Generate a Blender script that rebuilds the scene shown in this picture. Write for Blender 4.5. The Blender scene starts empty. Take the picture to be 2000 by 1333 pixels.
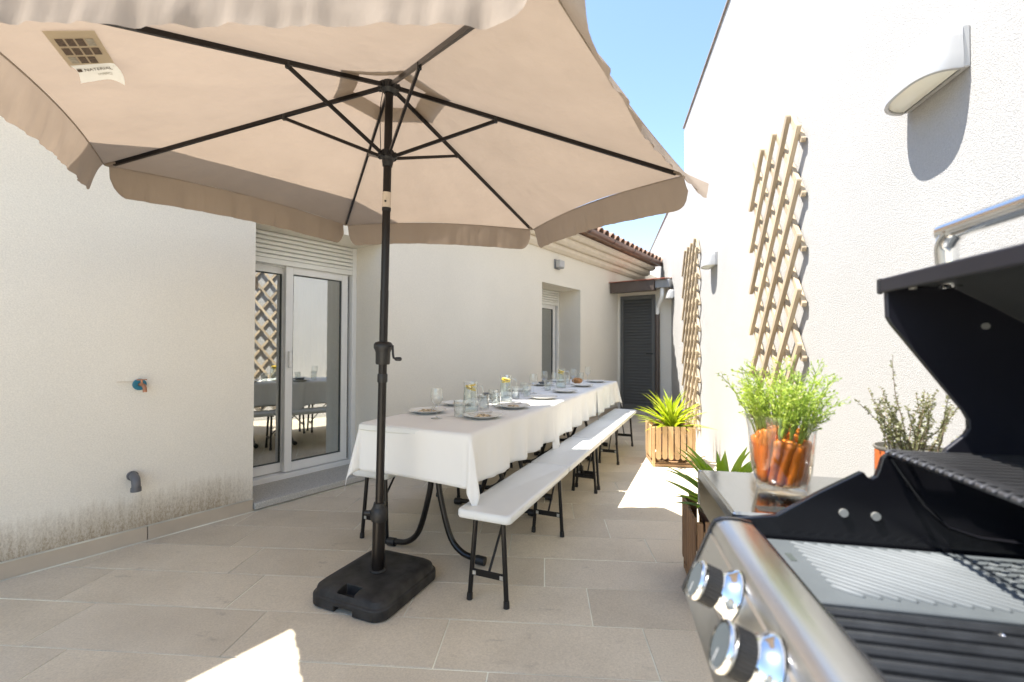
import bpy, math, random
from mathutils import Vector, Matrix, noise
R = math.radians
sin, cos, pi = math.sin, math.cos, math.pi
random.seed(7)
scene = bpy.context.scene
COL = scene.collection

# ------------------------------------------------------------------ camera
cd = bpy.data.cameras.new('camera')
cam = bpy.data.objects.new('camera', cd)
COL.objects.link(cam)
cd.sensor_width = 36.0
cd.sensor_fit = 'HORIZONTAL'
cd.lens = 16.0
cd.clip_start = 0.02
cd.clip_end = 3000
fw, rt, up = (0.0, 0.999891, 0.014796), (0.999992, -0.000058, 0.003951), (-0.003951, -0.014796, 0.999883)
cam.matrix_world = Matrix(((rt[0], up[0], -fw[0], 0), (rt[1], up[1], -fw[1], 0), (rt[2], up[2], -fw[2], 1.155), (0, 0, 0, 1)))
cd.dof.use_dof = True
cd.dof.focus_distance = 2.1
cd.dof.aperture_fstop = 3.2
scene.camera = cam

# ------------------------------------------------------------------ sky, sun, exposure
world = bpy.data.worlds.new('World')
scene.world = world
world.use_nodes = True
wn = world.node_tree.nodes
bg = wn['Background']
sky = wn.new('ShaderNodeTexSky')
sky.sky_type = 'NISHITA'
sky.sun_disc = False
SUN = Vector((0.48, 0.03, -1.0))
sky.sun_elevation = math.atan2(1.0, math.hypot(SUN.x, SUN.y))
sky.sun_rotation = math.atan2(-SUN.x, -SUN.y)
sky.air_density = 1.0
sky.dust_density = 0.4
sky.ozone_density = 1.5
world.node_tree.links.new(sky.outputs[0], bg.inputs[0])
bg.inputs[1].default_value = 0.08
sd = bpy.data.lights.new('sun', 'SUN')
sd.energy = 2.8
sd.angle = R(0.53)
sd.color = (1.0, 0.955, 0.885)
so = bpy.data.objects.new('sun', sd)
COL.objects.link(so)
so.rotation_euler = SUN.to_track_quat('-Z', 'Y').to_euler()
so.location = (-6, 0, 12)
vs = scene.view_settings
vs.view_transform = 'Standard'
vs.look = 'None'
vs.exposure = 2.34
vs.gamma = 1.0
scene.cycles.max_bounces = 8
scene.cycles.diffuse_bounces = 4
scene.cycles.glossy_bounces = 4
scene.cycles.transparent_max_bounces = 16
scene.cycles.caustics_reflective = False
scene.cycles.caustics_refractive = False
scene.cycles.sample_clamp_indirect = 6.0


# ------------------------------------------------------------------ materials
def nt(name):
    m = bpy.data.materials.new(name)
    m.use_nodes = True
    return m, m.node_tree.nodes, m.node_tree.links


def coords(n, l, scale=(1, 1, 1), world_space=False):
    if world_space:
        g = n.new('ShaderNodeNewGeometry')
        src = g.outputs['Position']
    else:
        tc = n.new('ShaderNodeTexCoord')
        oi = n.new('ShaderNodeObjectInfo')
        mu = n.new('ShaderNodeMath'); mu.operation = 'MULTIPLY'; mu.inputs[1].default_value = 57.0
        l.new(oi.outputs['Random'], mu.inputs[0])
        ad = n.new('ShaderNodeVectorMath'); ad.operation = 'ADD'
        l.new(tc.outputs['Object'], ad.inputs[0]); l.new(mu.outputs[0], ad.inputs[1])
        src = ad.outputs[0]
    mp = n.new('ShaderNodeMapping')
    mp.inputs['Scale'].default_value = scale
    l.new(src, mp.inputs[0])
    return mp.outputs[0]


def noise_node(n, l, vec, scale, detail=4, rough=0.55):
    t = n.new('ShaderNodeTexNoise')
    t.inputs['Scale'].default_value = scale
    t.inputs['Detail'].default_value = detail
    t.inputs['Roughness'].default_value = rough
    l.new(vec, t.inputs['Vector'])
    return t.outputs['Fac']


def ramp(n, l, fac, stops):
    r = n.new('ShaderNodeValToRGB')
    e = r.color_ramp.elements
    while len(e) < len(stops):
        e.new(0.5)
    for el, (p, c) in zip(e, stops):
        el.position = p
        el.color = (*c, 1) if len(c) == 3 else c
    l.new(fac, r.inputs[0])
    return r.outputs[0]


def mix_rgb(n, l, fac, a, b, mode='MIX'):
    m = n.new('ShaderNodeMixRGB'); m.blend_type = mode
    for sock, val in ((m.inputs[0], fac), (m.inputs[1], a), (m.inputs[2], b)):
        if hasattr(val, 'is_linked') or hasattr(val, 'node'):
            l.new(val, sock)
        elif isinstance(val, (int, float)):
            sock.default_value = val
        else:
            sock.default_value = (*val, 1)
    return m.outputs[0]


def bump(n, l, h, strength, dist=0.01):
    b = n.new('ShaderNodeBump')
    b.inputs['Strength'].default_value = strength
    b.inputs['Distance'].default_value = dist
    l.new(h, b.inputs['Height'])
    return b.outputs[0]


def mat(name, col, rough=0.5, metal=0.0, var=0.12, vscale=6.0, stretch=(1, 1, 1), bscale=0, bstr=0.2, bdist=0.003,
        spec=0.5, objvar=0.0, rvar=0.0, coat=0.0):
    m, n, l = nt(name)
    p = n['Principled BSDF']
    vec = coords(n, l, stretch)
    f = noise_node(n, l, vec, vscale)
    lo = tuple(max(0, c * (1 - var)) for c in col)
    hi = tuple(min(1, c * (1 + var)) for c in col)
    c = ramp(n, l, f, [(0.3, lo), (0.7, hi)])
    if objvar:
        oi = n.new('ShaderNodeObjectInfo')
        k = ramp(n, l, oi.outputs['Random'], [(0, (1 - objvar,) * 3), (1, (1 + objvar,) * 3)])
        c = mix_rgb(n, l, 1.0, c, k, 'MULTIPLY')
    l.new(c, p.inputs['Base Color'])
    p.inputs['Roughness'].default_value = rough
    if rvar:
        f3 = noise_node(n, l, vec, vscale * 2.3)
        rr = n.new('ShaderNodeMapRange')
        rr.inputs[3].default_value = max(0.02, rough - rvar); rr.inputs[4].default_value = min(1, rough + rvar)
        l.new(f3, rr.inputs[0]); l.new(rr.outputs[0], p.inputs['Roughness'])
    p.inputs['Metallic'].default_value = metal
    p.inputs['Specular IOR Level'].default_value = spec
    if coat:
        p.inputs['Coat Weight'].default_value = coat
    if bscale:
        f2 = noise_node(n, l, vec, bscale, 3)
        l.new(bump(n, l, f2, bstr, bdist), p.inputs['Normal'])
    return m


def stucco(name, col, stain=False, bs=0.55, bd=0.006, sc=140):
    m, n, l = nt(name)
    p = n['Principled BSDF']
    p.inputs['Roughness'].default_value = 0.92
    p.inputs['Specular IOR Level'].default_value = 0.2
    vec = coords(n, l, world_space=True)
    big = noise_node(n, l, vec, 0.9, 5)
    c = ramp(n, l, big, [(0.3, tuple(x * 0.95 for x in col)), (0.7, tuple(min(1, x * 1.03) for x in col))])
    grit = noise_node(n, l, vec, 150, 2, 0.6)
    c = mix_rgb(n, l, 1.0, c, ramp(n, l, grit, [(0.3, (0.90,) * 3), (0.75, (1.04,) * 3)]), 'MULTIPLY')
    if stain:
        g = n.new('ShaderNodeNewGeometry')
        sp = n.new('ShaderNodeSeparateXYZ'); l.new(g.outputs['Position'], sp.inputs[0])
        v2 = coords(n, l, (26, 26, 3.0), world_space=True)
        hn = noise_node(n, l, v2, 1.7, 4, 0.6)       # how high the damp has crept
        v3 = coords(n, l, (1, 1, 0.4), world_space=True)
        fn = noise_node(n, l, v3, 125, 5, 0.8)         # thin vertical flakes
        v4 = coords(n, l, (1, 1, 1), world_space=True)
        ln = noise_node(n, l, v4, 1.3, 2, 0.5)
        mm = n.new('ShaderNodeMath'); mm.operation = 'MULTIPLY_ADD'
        l.new(hn, mm.inputs[0]); mm.inputs[1].default_value = 0.20; mm.inputs[2].default_value = 0.05
        lim = n.new('ShaderNodeMath'); lim.operation = 'MULTIPLY_ADD'
        l.new(ln, lim.inputs[0]); lim.inputs[1].default_value = 0.16; l.new(mm.outputs[0], lim.inputs[2])
        su = n.new('ShaderNodeMath'); su.operation = 'SUBTRACT'
        l.new(lim.outputs[0], su.inputs[0]); l.new(sp.outputs[2], su.inputs[1])
        mr = n.new('ShaderNodeMapRange'); mr.inputs[1].default_value = -0.06; mr.inputs[2].default_value = 0.19
        l.new(su.outputs[0], mr.inputs[0])
        xr = n.new('ShaderNodeMapRange'); xr.inputs[1].default_value = -1.70; xr.inputs[2].default_value = -1.95
        l.new(sp.outputs[0], xr.inputs[0])
        fl = n.new('ShaderNodeMapRange'); fl.inputs[1].default_value = 0.44; fl.inputs[2].default_value = 0.60
        l.new(fn, fl.inputs[0])
        k0 = n.new('ShaderNodeMath'); k0.operation = 'MULTIPLY'
        l.new(mr.outputs[0], k0.inputs[0]); l.new(xr.outputs[0], k0.inputs[1])
        k1 = n.new('ShaderNodeMath'); k1.operation = 'MULTIPLY'
        l.new(k0.outputs[0], k1.inputs[0]); l.new(fl.outputs[0], k1.inputs[1])
        c = mix_rgb(n, l, k0.outputs[0], c, mix_rgb(n, l, 1.0, c, (0.56, 0.49, 0.39), 'MULTIPLY'))
        k2 = n.new('ShaderNodeMath'); k2.operation = 'MULTIPLY'; l.new(k1.outputs[0], k2.inputs[0]); k2.inputs[1].default_value = 0.85
        c = mix_rgb(n, l, k2.outputs[0], c, (0.25, 0.185, 0.12))
    l.new(c, p.inputs['Base Color'])
    b1 = noise_node(n, l, vec, sc, 4, 0.7)
    l.new(bump(n, l, b1, bs, bd), p.inputs['Normal'])
    return m


def fabric(name, col, tcol, tfac, weave=900, wr=0.25, bstr=0.12, var=0.05):
    m, n, l = nt(name)
    n.remove(n['Principled BSDF'])
    vec = coords(n, l)
    f = noise_node(n, l, vec, 3.5, 4)
    k = ramp(n, l, f, [(0.3, (1 - var,) * 3), (0.7, (1 + var,) * 3)])
    d = n.new('ShaderNodeBsdfDiffuse'); t = n.new('ShaderNodeBsdfTranslucent')
    l.new(mix_rgb(n, l, 1.0, col, k, 'MULTIPLY'), d.inputs[0])
    l.new(mix_rgb(n, l, 1.0, tcol, k, 'MULTIPLY'), t.inputs[0])
    v2 = coords(n, l, (1, 1, 0.35))
    wrk = noise_node(n, l, v2, 14, 3, 0.5)
    b = bump(n, l, wrk, wr, 0.012)
    b2 = n.new('ShaderNodeBump'); b2.inputs['Strength'].default_value = bstr; b2.inputs['Distance'].default_value = 0.001
    fine = noise_node(n, l, vec, weave, 1)
    l.new(fine, b2.inputs['Height']); l.new(b, b2.inputs['Normal'])
    l.new(b2.outputs[0], d.inputs['Normal']); l.new(b2.outputs[0], t.inputs['Normal'])
    mx = n.new('ShaderNodeMixShader'); mx.inputs[0].default_value = tfac
    l.new(d.outputs[0], mx.inputs[1]); l.new(t.outputs[0], mx.inputs[2])
    l.new(mx.outputs[0], n['Material Output'].inputs[0])
    return m


def thin_glass(name, tint=(0.97, 0.985, 0.98), base=0.05, edge=0.75, power=3.0, rough=0.0):
    m, n, l = nt(name)
    n.remove(n['Principled BSDF'])
    tr = n.new('ShaderNodeBsdfTransparent'); tr.inputs[0].default_value = (*tint, 1)
    gl = n.new('ShaderNodeBsdfGlossy'); gl.inputs['Roughness'].default_value = rough
    lw = n.new('ShaderNodeLayerWeight'); lw.inputs[0].default_value = 0.5
    pw = n.new('ShaderNodeMath'); pw.operation = 'POWER'; pw.inputs[1].default_value = power
    l.new(lw.outputs['Facing'], pw.inputs[0])
    ma = n.new('ShaderNodeMath'); ma.operation = 'MULTIPLY_ADD'; ma.use_clamp = True
    l.new(pw.outputs[0], ma.inputs[0]); ma.inputs[1].default_value = edge; ma.inputs[2].default_value = base
    mx = n.new('ShaderNodeMixShader')
    l.new(ma.outputs[0], mx.inputs[0]); l.new(tr.outputs[0], mx.inputs[1]); l.new(gl.outputs[0], mx.inputs[2])
    l.new(mx.outputs[0], n['Material Output'].inputs[0])
    return m


def leafmat(name, c1, c2, tr):
    m, n, l = nt(name)
    p = n['Principled BSDF']
    vec = coords(n, l, (1, 1, 1))
    f = noise_node(n, l, vec, 9, 3)
    oi = n.new('ShaderNodeObjectInfo')
    c = ramp(n, l, f, [(0.3, c1), (0.7, c2)])
    k = ramp(n, l, oi.outputs['Random'], [(0, (0.7, 0.78, 0.7)), (1, (1.2, 1.1, 1.0))])
    c = mix_rgb(n, l, 1.0, c, k, 'MULTIPLY')
    l.new(c, p.inputs['Base Color'])
    p.inputs['Roughness'].default_value = 0.45
    t = n.new('ShaderNodeBsdfTranslucent'); l.new(mix_rgb(n, l, 1.0, c, (1.6, 1.7, 0.6), 'MULTIPLY'), t.inputs[0])
    mx = n.new('ShaderNodeMixShader'); mx.inputs[0].default_value = tr
    l.new(p.outputs[0], mx.inputs[1]); l.new(t.outputs[0], mx.inputs[2])
    l.new(mx.outputs[0], n['Material Output'].inputs[0])
    return m


def woodmat(name, col, dark, axis=2, scale=1.0, rough=0.7):
    m, n, l = nt(name)
    p = n['Principled BSDF']
    st = [14, 14, 14]; st[axis] = 1.0
    vec = coords(n, l, tuple(s * scale for s in st))
    f = noise_node(n, l, vec, 5, 6, 0.65)
    c = ramp(n, l, f, [(0.25, dark), (0.6, col)])
    oi = n.new('ShaderNodeObjectInfo')
    k = ramp(n, l, oi.outputs['Random'], [(0, (0.82, 0.8, 0.78)), (1, (1.14, 1.12, 1.08))])
    l.new(mix_rgb(n, l, 1.0, c, k, 'MULTIPLY'), p.inputs['Base Color'])
    p.inputs['Roughness'].default_value = rough
    l.new(bump(n, l, f, 0.35, 0.002), p.inputs['Normal'])
    return m


def tilemat():
    m, n, l = nt('beige_stone_tile')
    p = n['Principled BSDF']
    vec = coords(n, l)
    f = noise_node(n, l, vec, 2.6, 6, 0.6)
    c = ramp(n, l, f, [(0.25, (0.55, 0.475, 0.36)), (0.55, (0.64, 0.56, 0.43)), (0.8, (0.69, 0.605, 0.47))])
    g = noise_node(n, l, vec, 130, 3, 0.7)
    c = mix_rgb(n, l, 1.0, c, ramp(n, l, g, [(0.3, (0.86, 0.85, 0.84)), (0.7, (1.1, 1.1, 1.1))]), 'MULTIPLY')
    v2 = coords(n, l, (1, 2.2, 1))
    s = noise_node(n, l, v2, 5.5, 5, 0.75)
    c = mix_rgb(n, l, ramp(n, l, s, [(0.62, (0, 0, 0)), (0.8, (0.55, 0.55, 0.55))]), c, (0.19, 0.15, 0.12))
    oi = n.new('ShaderNodeObjectInfo')
    k = ramp(n, l, oi.outputs['Random'], [(0, (0.91, 0.905, 0.90)), (0.5, (1, 1, 1)), (1, (1.05, 1.045, 1.03))])
    l.new(mix_rgb(n, l, 1.0, c, k, 'MULTIPLY'), p.inputs['Base Color'])
    p.inputs['Roughness'].default_value = 0.62
    p.inputs['Specular IOR Level'].default_value = 0.35
    b = noise_node(n, l, vec, 95, 4, 0.7)
    l.new(bump(n, l, b, 0.25, 0.002), p.inputs['Normal'])
    return m


def brushed(name, col, rough, stretch):
    m, n, l = nt(name)
    p = n['Principled BSDF']
    p.inputs['Metallic'].default_value = 1.0
    vec = coords(n, l, stretch)
    f = noise_node(n, l, vec, 6, 3)
    l.new(ramp(n, l, f, [(0.2, tuple(c * 0.9 for c in col)), (0.8, col)]), p.inputs['Base Color'])
    mr = n.new('ShaderNodeMapRange'); mr.inputs[3].default_value = rough * 0.7; mr.inputs[4].default_value = rough * 1.35
    l.new(f, mr.inputs[0]); l.new(mr.outputs[0], p.inputs['Roughness'])
    l.new(bump(n, l, f, 0.06, 0.001), p.inputs['Normal'])
    return m


M = {}
M['house'] = stucco('cream_stucco', (0.80, 0.755, 0.655), stain=True, bs=0.35, bd=0.004)
M['white_stucco'] = stucco('white_stucco', (0.465, 0.457, 0.44), bs=0.9, bd=0.006, sc=210)
M['cornice'] = mat('cornice_plaster', (0.70, 0.62, 0.50), 0.9, var=0.05, bscale=60, bstr=0.15)
M['cornice_dark'] = mat('coping_stone', (0.30, 0.26, 0.23), 0.9, var=0.2)
M['tile'] = tilemat()
M['grout'] = mat('grout', (0.74, 0.68, 0.56), 0.95, var=0.45, vscale=2.2, bscale=80)
M['ground'] = mat('ground_soil', (0.30, 0.26, 0.21), 0.95, var=0.25, vscale=0.8)
M['skirt'] = mat('skirting_tile', (0.50, 0.42, 0.32), 0.6, var=0.08, vscale=4, objvar=0.06, bscale=90, bstr=0.1)
M['granite'] = mat('grey_granite', (0.46, 0.44, 0.39), 0.6, var=0.35, vscale=150, bscale=120, bstr=0.08)
M['pvc'] = mat('white_pvc', (0.80, 0.80, 0.77), 0.35, var=0.03, spec=0.5)
M['shutter'] = mat('shutter_white', (0.76, 0.76, 0.71), 0.45, var=0.04)
M['seal'] = mat('rubber_seal', (0.05, 0.06, 0.055), 0.6)
M['pane'] = thin_glass('window_glass', (0.62, 0.72, 0.66), base=0.58, edge=0.42, power=2.5)
M['curtain'] = fabric('curtain', (0.55, 0.60, 0.52), (0.4, 0.45, 0.38), 0.35)
M['room'] = mat('room_wall', (0.66, 0.68, 0.62), 0.9)
M['door'] = mat('charcoal_paint', (0.10, 0.102, 0.097), 0.5, var=0.08, vscale=3)
M['brown'] = mat('brown_painted_metal', (0.085, 0.065, 0.055), 0.4, var=0.1)
M['gutter'] = mat('brown_gutter', (0.17, 0.10, 0.075), 0.35, var=0.15, vscale=2)
M['roof'] = mat('terracotta', (0.27, 0.17, 0.12), 0.9, var=0.35, vscale=9, objvar=0.25, bscale=40)
M['redtile'] = mat('red_clay_flashing', (0.42, 0.14, 0.09), 0.8, var=0.2)
M['lampw'] = mat('lamp_white', (0.44, 0.44, 0.437), 0.3, var=0.02)
M['diffuser'] = mat('lamp_diffuser', (0.80, 0.79, 0.70), 0.35, var=0.03)
M['grey_metal'] = mat('grey_metal', (0.25, 0.26, 0.27), 0.4, metal=0.3, var=0.1)
M['pipe'] = mat('grey_pvc_pipe', (0.13, 0.13, 0.135), 0.5, var=0.1)
M['blue'] = mat('blue_paint', (0.02, 0.18, 0.26), 0.4, var=0.2)
M['copper'] = mat('worn_brass', (0.42, 0.2, 0.11), 0.4, metal=0.7, var=0.3, vscale=40)
M['canopy'] = fabric('beige_canopy', (0.50, 0.415, 0.335), (0.225, 0.174, 0.132), 0.46, wr=0.45)
M['pole'] = mat('dark_bronze_tube', (0.012, 0.0095, 0.0085), 0.30, metal=0.35, var=0.15)
M['black_plastic'] = mat('black_plastic', (0.010, 0.010, 0.0105), 0.5, var=0.3, vscale=8)
M['base'] = mat('weathered_black_base', (0.019, 0.018, 0.017), 0.6, var=0.85, vscale=14, bscale=200, bstr=0.15, rvar=0.12)
M['decal'] = mat('pole_decal', (0.55, 0.47, 0.38), 0.5)
M['sticker'] = fabric('clear_film', (0.55, 0.48, 0.36), (0.5, 0.42, 0.3), 0.45)
M['paper'] = mat('white_paper', (0.80, 0.80, 0.78), 0.6, var=0.02)
M['ink'] = mat('print_ink', (0.09, 0.06, 0.04), 0.7, var=0.5, vscale=160)
M['ink_grey'] = mat('print_grey', (0.28, 0.25, 0.20), 0.7, var=0.3, vscale=120)
M['cloth'] = fabric('white_tablecloth', (0.86, 0.85, 0.81), (0.6, 0.6, 0.56), 0.08, weave=700, wr=0.10, bstr=0.2, var=0.02)
M['bench'] = mat('white_moulded_plastic', (0.72, 0.73, 0.70), 0.42, var=0.03, bscale=260, bstr=0.06)
M['leg'] = mat('black_steel_tube', (0.008, 0.0075, 0.0075), 0.28, metal=0.2, var=0.1)
M['zinc'] = mat('zinc_bracket', (0.55, 0.54, 0.50), 0.4, metal=0.7)
M['china'] = mat('white_china', (0.74, 0.73, 0.68), 0.15, var=0.04, spec=0.5)
M['glass'] = thin_glass('drinking_glass', (0.97, 0.985, 0.98), base=0.12, edge=0.85, power=2.0)
M['vase_glass'] = thin_glass('vase_glass', (0.985, 0.99, 0.985), base=0.04, edge=0.75, power=3.0)
M['water'] = thin_glass('water', (0.93, 0.97, 0.96), base=0.03, edge=0.45, power=3.0)
M['refraction_tint_water'] = thin_glass('refraction_tint_water', (0.98, 0.86, 0.72), base=0.02, edge=0.35, power=3.0)  # orange tint stands in for the carrots refracted through the water
M['lemon'] = mat('lemon', (0.80, 0.55, 0.03), 0.45, var=0.2, vscale=60)
M['lemon_in'] = mat('lemon_flesh', (0.85, 0.72, 0.22), 0.35, var=0.15, vscale=80)
M['bread'] = mat('bread_crust', (0.42, 0.20, 0.07), 0.7, var=0.4, vscale=40, bscale=60, bstr=0.4)
M['napkin'] = mat('printed_napkin', (0.50, 0.40, 0.26), 0.9, var=0.9, vscale=55, bscale=50)
M['dark_napkin'] = mat('slate_bowl', (0.10, 0.11, 0.11), 0.5)
M['steel'] = mat('polished_cutlery', (0.6, 0.6, 0.58), 0.18, metal=1.0, var=0.1)
M['trellis'] = woodmat('weathered_trellis_wood', (0.50, 0.41, 0.29), (0.34, 0.265, 0.175), axis=0, scale=1.2)
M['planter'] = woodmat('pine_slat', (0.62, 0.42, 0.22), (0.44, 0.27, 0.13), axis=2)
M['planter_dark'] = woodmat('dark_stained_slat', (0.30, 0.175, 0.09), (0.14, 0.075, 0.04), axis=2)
M['frame_wood'] = woodmat('planter_frame', (0.40, 0.25, 0.13), (0.22, 0.13, 0.06), axis=0)
M['pot'] = mat('brown_plastic_pot', (0.13, 0.075, 0.055), 0.5, var=0.1)
M['soil'] = mat('potting_soil', (0.05, 0.035, 0.025), 0.95, var=0.5, vscale=60, bscale=60, bstr=1.0, bdist=0.01)
M['yucca'] = leafmat('yellow_green_leaf', (0.30, 0.40, 0.03), (0.48, 0.50, 0.05), 0.35)
M['strap'] = leafmat('green_strap_leaf', (0.17, 0.29, 0.025), (0.30, 0.40, 0.05), 0.35)
M['carrot_green'] = leafmat('carrot_top', (0.30, 0.42, 0.07), (0.42, 0.52, 0.14), 0.4)
M['carrot_stem'] = leafmat('carrot_stem', (0.30, 0.42, 0.06), (0.42, 0.50, 0.10), 0.3)
M['carrot'] = mat('carrot', (0.86, 0.25, 0.028), 0.35, var=0.2, vscale=14, stretch=(3, 3, 1), objvar=0.25, bscale=60, bstr=0.15)
M['herb'] = leafmat('grey_green_herb', (0.12, 0.13, 0.06), (0.26, 0.27, 0.15), 0.2)
M['herb_stem'] = mat('woody_stem', (0.18, 0.13, 0.08), 0.85, var=0.2)
M['tin'] = brushed('ribbed_tin', (0.62, 0.60, 0.55), 0.3, (1, 1, 8))
M['orange_label'] = mat('orange_label', (0.55, 0.13, 0.03), 0.6, var=0.15)
M['inox'] = brushed('brushed_stainless', (0.66, 0.65, 0.62), 0.30, (1, 30, 30))
M['inox_shelf'] = brushed('polished_stainless', (0.50, 0.51, 0.50), 0.10, (2, 24, 2))
M['chrome'] = mat('chrome', (0.78, 0.78, 0.77), 0.07, metal=1.0, var=0.05)
M['enamel'] = mat('black_enamel', (0.008, 0.008, 0.010), 0.22, var=0.3, vscale=5, rvar=0.06)
M['lid_black'] = mat('black_lid', (0.009, 0.009, 0.014), 0.42, var=0.2)
M['lid_grey'] = mat('sooty_steel', (0.055, 0.06, 0.064), 0.4, metal=0.2, var=0.2)
M['cast'] = mat('cast_iron_grate', (0.022, 0.024, 0.027), 0.38, metal=0.15, var=0.25, vscale=30, bscale=90, bstr=0.1)
M['griddle'] = mat('grey_enamel_griddle', (0.072, 0.082, 0.087), 0.62, metal=0.0, var=0.12, vscale=14)
M['griddle_rib'] = mat('highlit_griddle_rib', (0.125, 0.137, 0.142), 0.6, metal=0.0, var=0.1)  # lighter than the plate: the ribs' highlight is put into the colour
M['knob_face'] = mat('slate_knob_face', (0.05, 0.06, 0.066), 0.8, spec=0.2)
M['rod'] = mat('chromed_rod', (0.13, 0.13, 0.135), 0.32, metal=0.8, var=0.15)


# ------------------------------------------------------------------ mesh helpers
class MB:
    def __init__(s):
        s.v = []; s.f = []

    def add(s, vs, fs):
        o = len(s.v)
        s.v += [tuple(p) for p in vs]
        s.f += [tuple(i + o for i in f) for f in fs]
        return s

    def box(s, x0, x1, y0, y1, z0, z1):
        return s.add([(x0, y0, z0), (x1, y0, z0), (x1, y1, z0), (x0, y1, z0), (x0, y0, z1), (x1, y0, z1), (x1, y1, z1), (x0, y1, z1)],
                     [(3, 2, 1, 0), (4, 5, 6, 7), (0, 1, 5, 4), (1, 2, 6, 5), (2, 3, 7, 6), (3, 0, 4, 7)])

    def bbox(s, x0, x1, y0, y1, z0, z1, b=0.003):
        """box whose edges are chamfered"""
        rings = []
        for z, k in ((z0, b), (z0 + b, 0), (z1 - b, 0), (z1, b)):
            rings.append([(x0 + k, y0 + b + 0 * k, z), (x0 + b, y0 + k, z), (x1 - b, y0 + k, z), (x1 - k, y0 + b, z),
                          (x1 - k, y1 - b, z), (x1 - b, y1 - k, z), (x0 + b, y1 - k, z), (x0 + k, y1 - b, z)])
        return s.loft(rings)

    def loft(s, rings, cap0=True, cap1=True, closed=True):
        n = len(rings[0]); o = len(s.v)
        for r in rings:
            s.v += [tuple(p) for p in r]
        for i in range(len(rings) - 1):
            for j in range(n if closed else n - 1):
                a = o + i * n + j; b = o + i * n + (j + 1) % n
                s.f.append((a, b, b + n, a + n))
        if cap0:
            s.f.append(tuple(o + j for j in reversed(range(n))))
        if cap1:
            s.f.append(tuple(o + (len(rings) - 1) * n + j for j in range(n)))
        return s

    def tube(s, pts, r, n=10, cap=True, sq=None):
        pts = [Vector(p) for p in pts]
        rs = r if isinstance(r, (list, tuple)) else [r] * len(pts)
        rings = []; ref = None
        for i, p in enumerate(pts):
            t = (pts[min(i + 1, len(pts) - 1)] - pts[max(i - 1, 0)]).normalized()
            if ref is None:
                a = Vector((0, 0, 1)) if abs(t.z) < 0.9 else Vector((1, 0, 0))
                ref = t.cross(a).normalized()
            else:
                ref = (ref - t * ref.dot(t)).normalized()
            b = t.cross(ref)
            if sq:
                w, h = sq
                rings.append([p + ref * x * w / 2 + b * y * h / 2 for x, y in ((-1, -1), (1, -1), (1, 1), (-1, 1))])
            else:
                rings.append([p + (ref * cos(2 * pi * k / n) + b * sin(2 * pi * k / n)) * rs[i] for k in range(n)])
        return s.loft(rings, cap, cap)

    def lathe(s, prof, n=24, c=(0, 0, 0), cap0=True, cap1=True):
        rings = [[(c[0] + r * cos(2 * pi * k / n), c[1] + r * sin(2 * pi * k / n), c[2] + z) for k in range(n)] for r, z in prof]
        return s.loft(rings, cap0, cap1)

    def prism(s, poly, fn, t0, t1):
        """poly in 2D, fn(u, v, t) -> xyz"""
        n = len(poly)
        vs = [fn(u, v, t0) for u, v in poly] + [fn(u, v, t1) for u, v in poly]
        fs = [tuple(range(n)), tuple(reversed(range(n, 2 * n)))] + [(i, i + n, (i + 1) % n + n, (i + 1) % n) for i in range(n)]
        return s.add(vs, fs)

    def grid(s, fn, nu, nv):
        vs = [fn(i / nu, j / nv) for j in range(nv + 1) for i in range(nu + 1)]
        fs = [(j * (nu + 1) + i, j * (nu + 1) + i + 1, (j + 1) * (nu + 1) + i + 1, (j + 1) * (nu + 1) + i) for j in range(nv) for i in range(nu)]
        return s.add(vs, fs)

    def mesh(s, name, m, smooth=None):
        me = bpy.data.meshes.new(name)
        me.from_pydata(s.v, [], s.f)
        import bmesh
        bm = bmesh.new(); bm.from_mesh(me)
        bmesh.ops.recalc_face_normals(bm, faces=bm.faces)
        bm.to_mesh(me); bm.free()
        me.materials.append(m)
        if smooth is not None:
            me.shade_smooth()
            if smooth < 180:
                me.set_sharp_from_angle(angle=R(smooth))
        return me

    def build(s, name, m, parent=None, smooth=None, bevel=0, loc=None, seg=2):
        o = bpy.data.objects.new(name, s.mesh(name, m, smooth))
        COL.objects.link(o)
        if parent:
            o.parent = parent
        if loc:
            o.location = loc
        if bevel:
            b = o.modifiers.new('bevel', 'BEVEL'); b.width = bevel; b.segments = seg; b.limit_method = 'ANGLE'; b.angle_limit = R(40)
        return o


def inst(name, me, parent=None, loc=(0, 0, 0), rot=(0, 0, 0), scale=(1, 1, 1)):
    o = bpy.data.objects.new(name, me)
    COL.objects.link(o)
    o.parent = parent
    o.location = loc; o.rotation_euler = rot; o.scale = scale
    return o


def tag(o, label=None, cat=None, group=None, kind=None):
    if label: o['label'] = label
    if cat: o['category'] = cat
    if group: o['group'] = group
    if kind: o['kind'] = kind
    return o


def empty(name, loc=(0, 0, 0), rz=0.0):
    o = bpy.data.objects.new(name, None)
    o.empty_display_size = 0.1
    COL.objects.link(o)
    o.location = loc
    o.rotation_euler = (0, 0, rz)
    return o


def copy_tree(o, parent=None):
    c = o.copy(); COL.objects.link(c); c.parent = parent
    for ch in list(o.children):
        copy_tree(ch, c)
    return c


def smooth_path(pts, k=6):
    """Catmull-Rom through pts"""
    P = [Vector(p) for p in pts]
    P = [P[0] * 2 - P[1]] + P + [P[-1] * 2 - P[-2]]
    out = []
    for i in range(1, len(P) - 2):
        for j in range(k):
            t = j / k
            a, b, c, d = P[i - 1], P[i], P[i + 1], P[i + 2]
            out.append(0.5 * ((2 * b) + (c - a) * t + (2 * a - 5 * b + 4 * c - d) * t * t + (3 * b - a - 3 * c + d) * t ** 3))
    out.append(P[-2])
    return out


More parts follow.
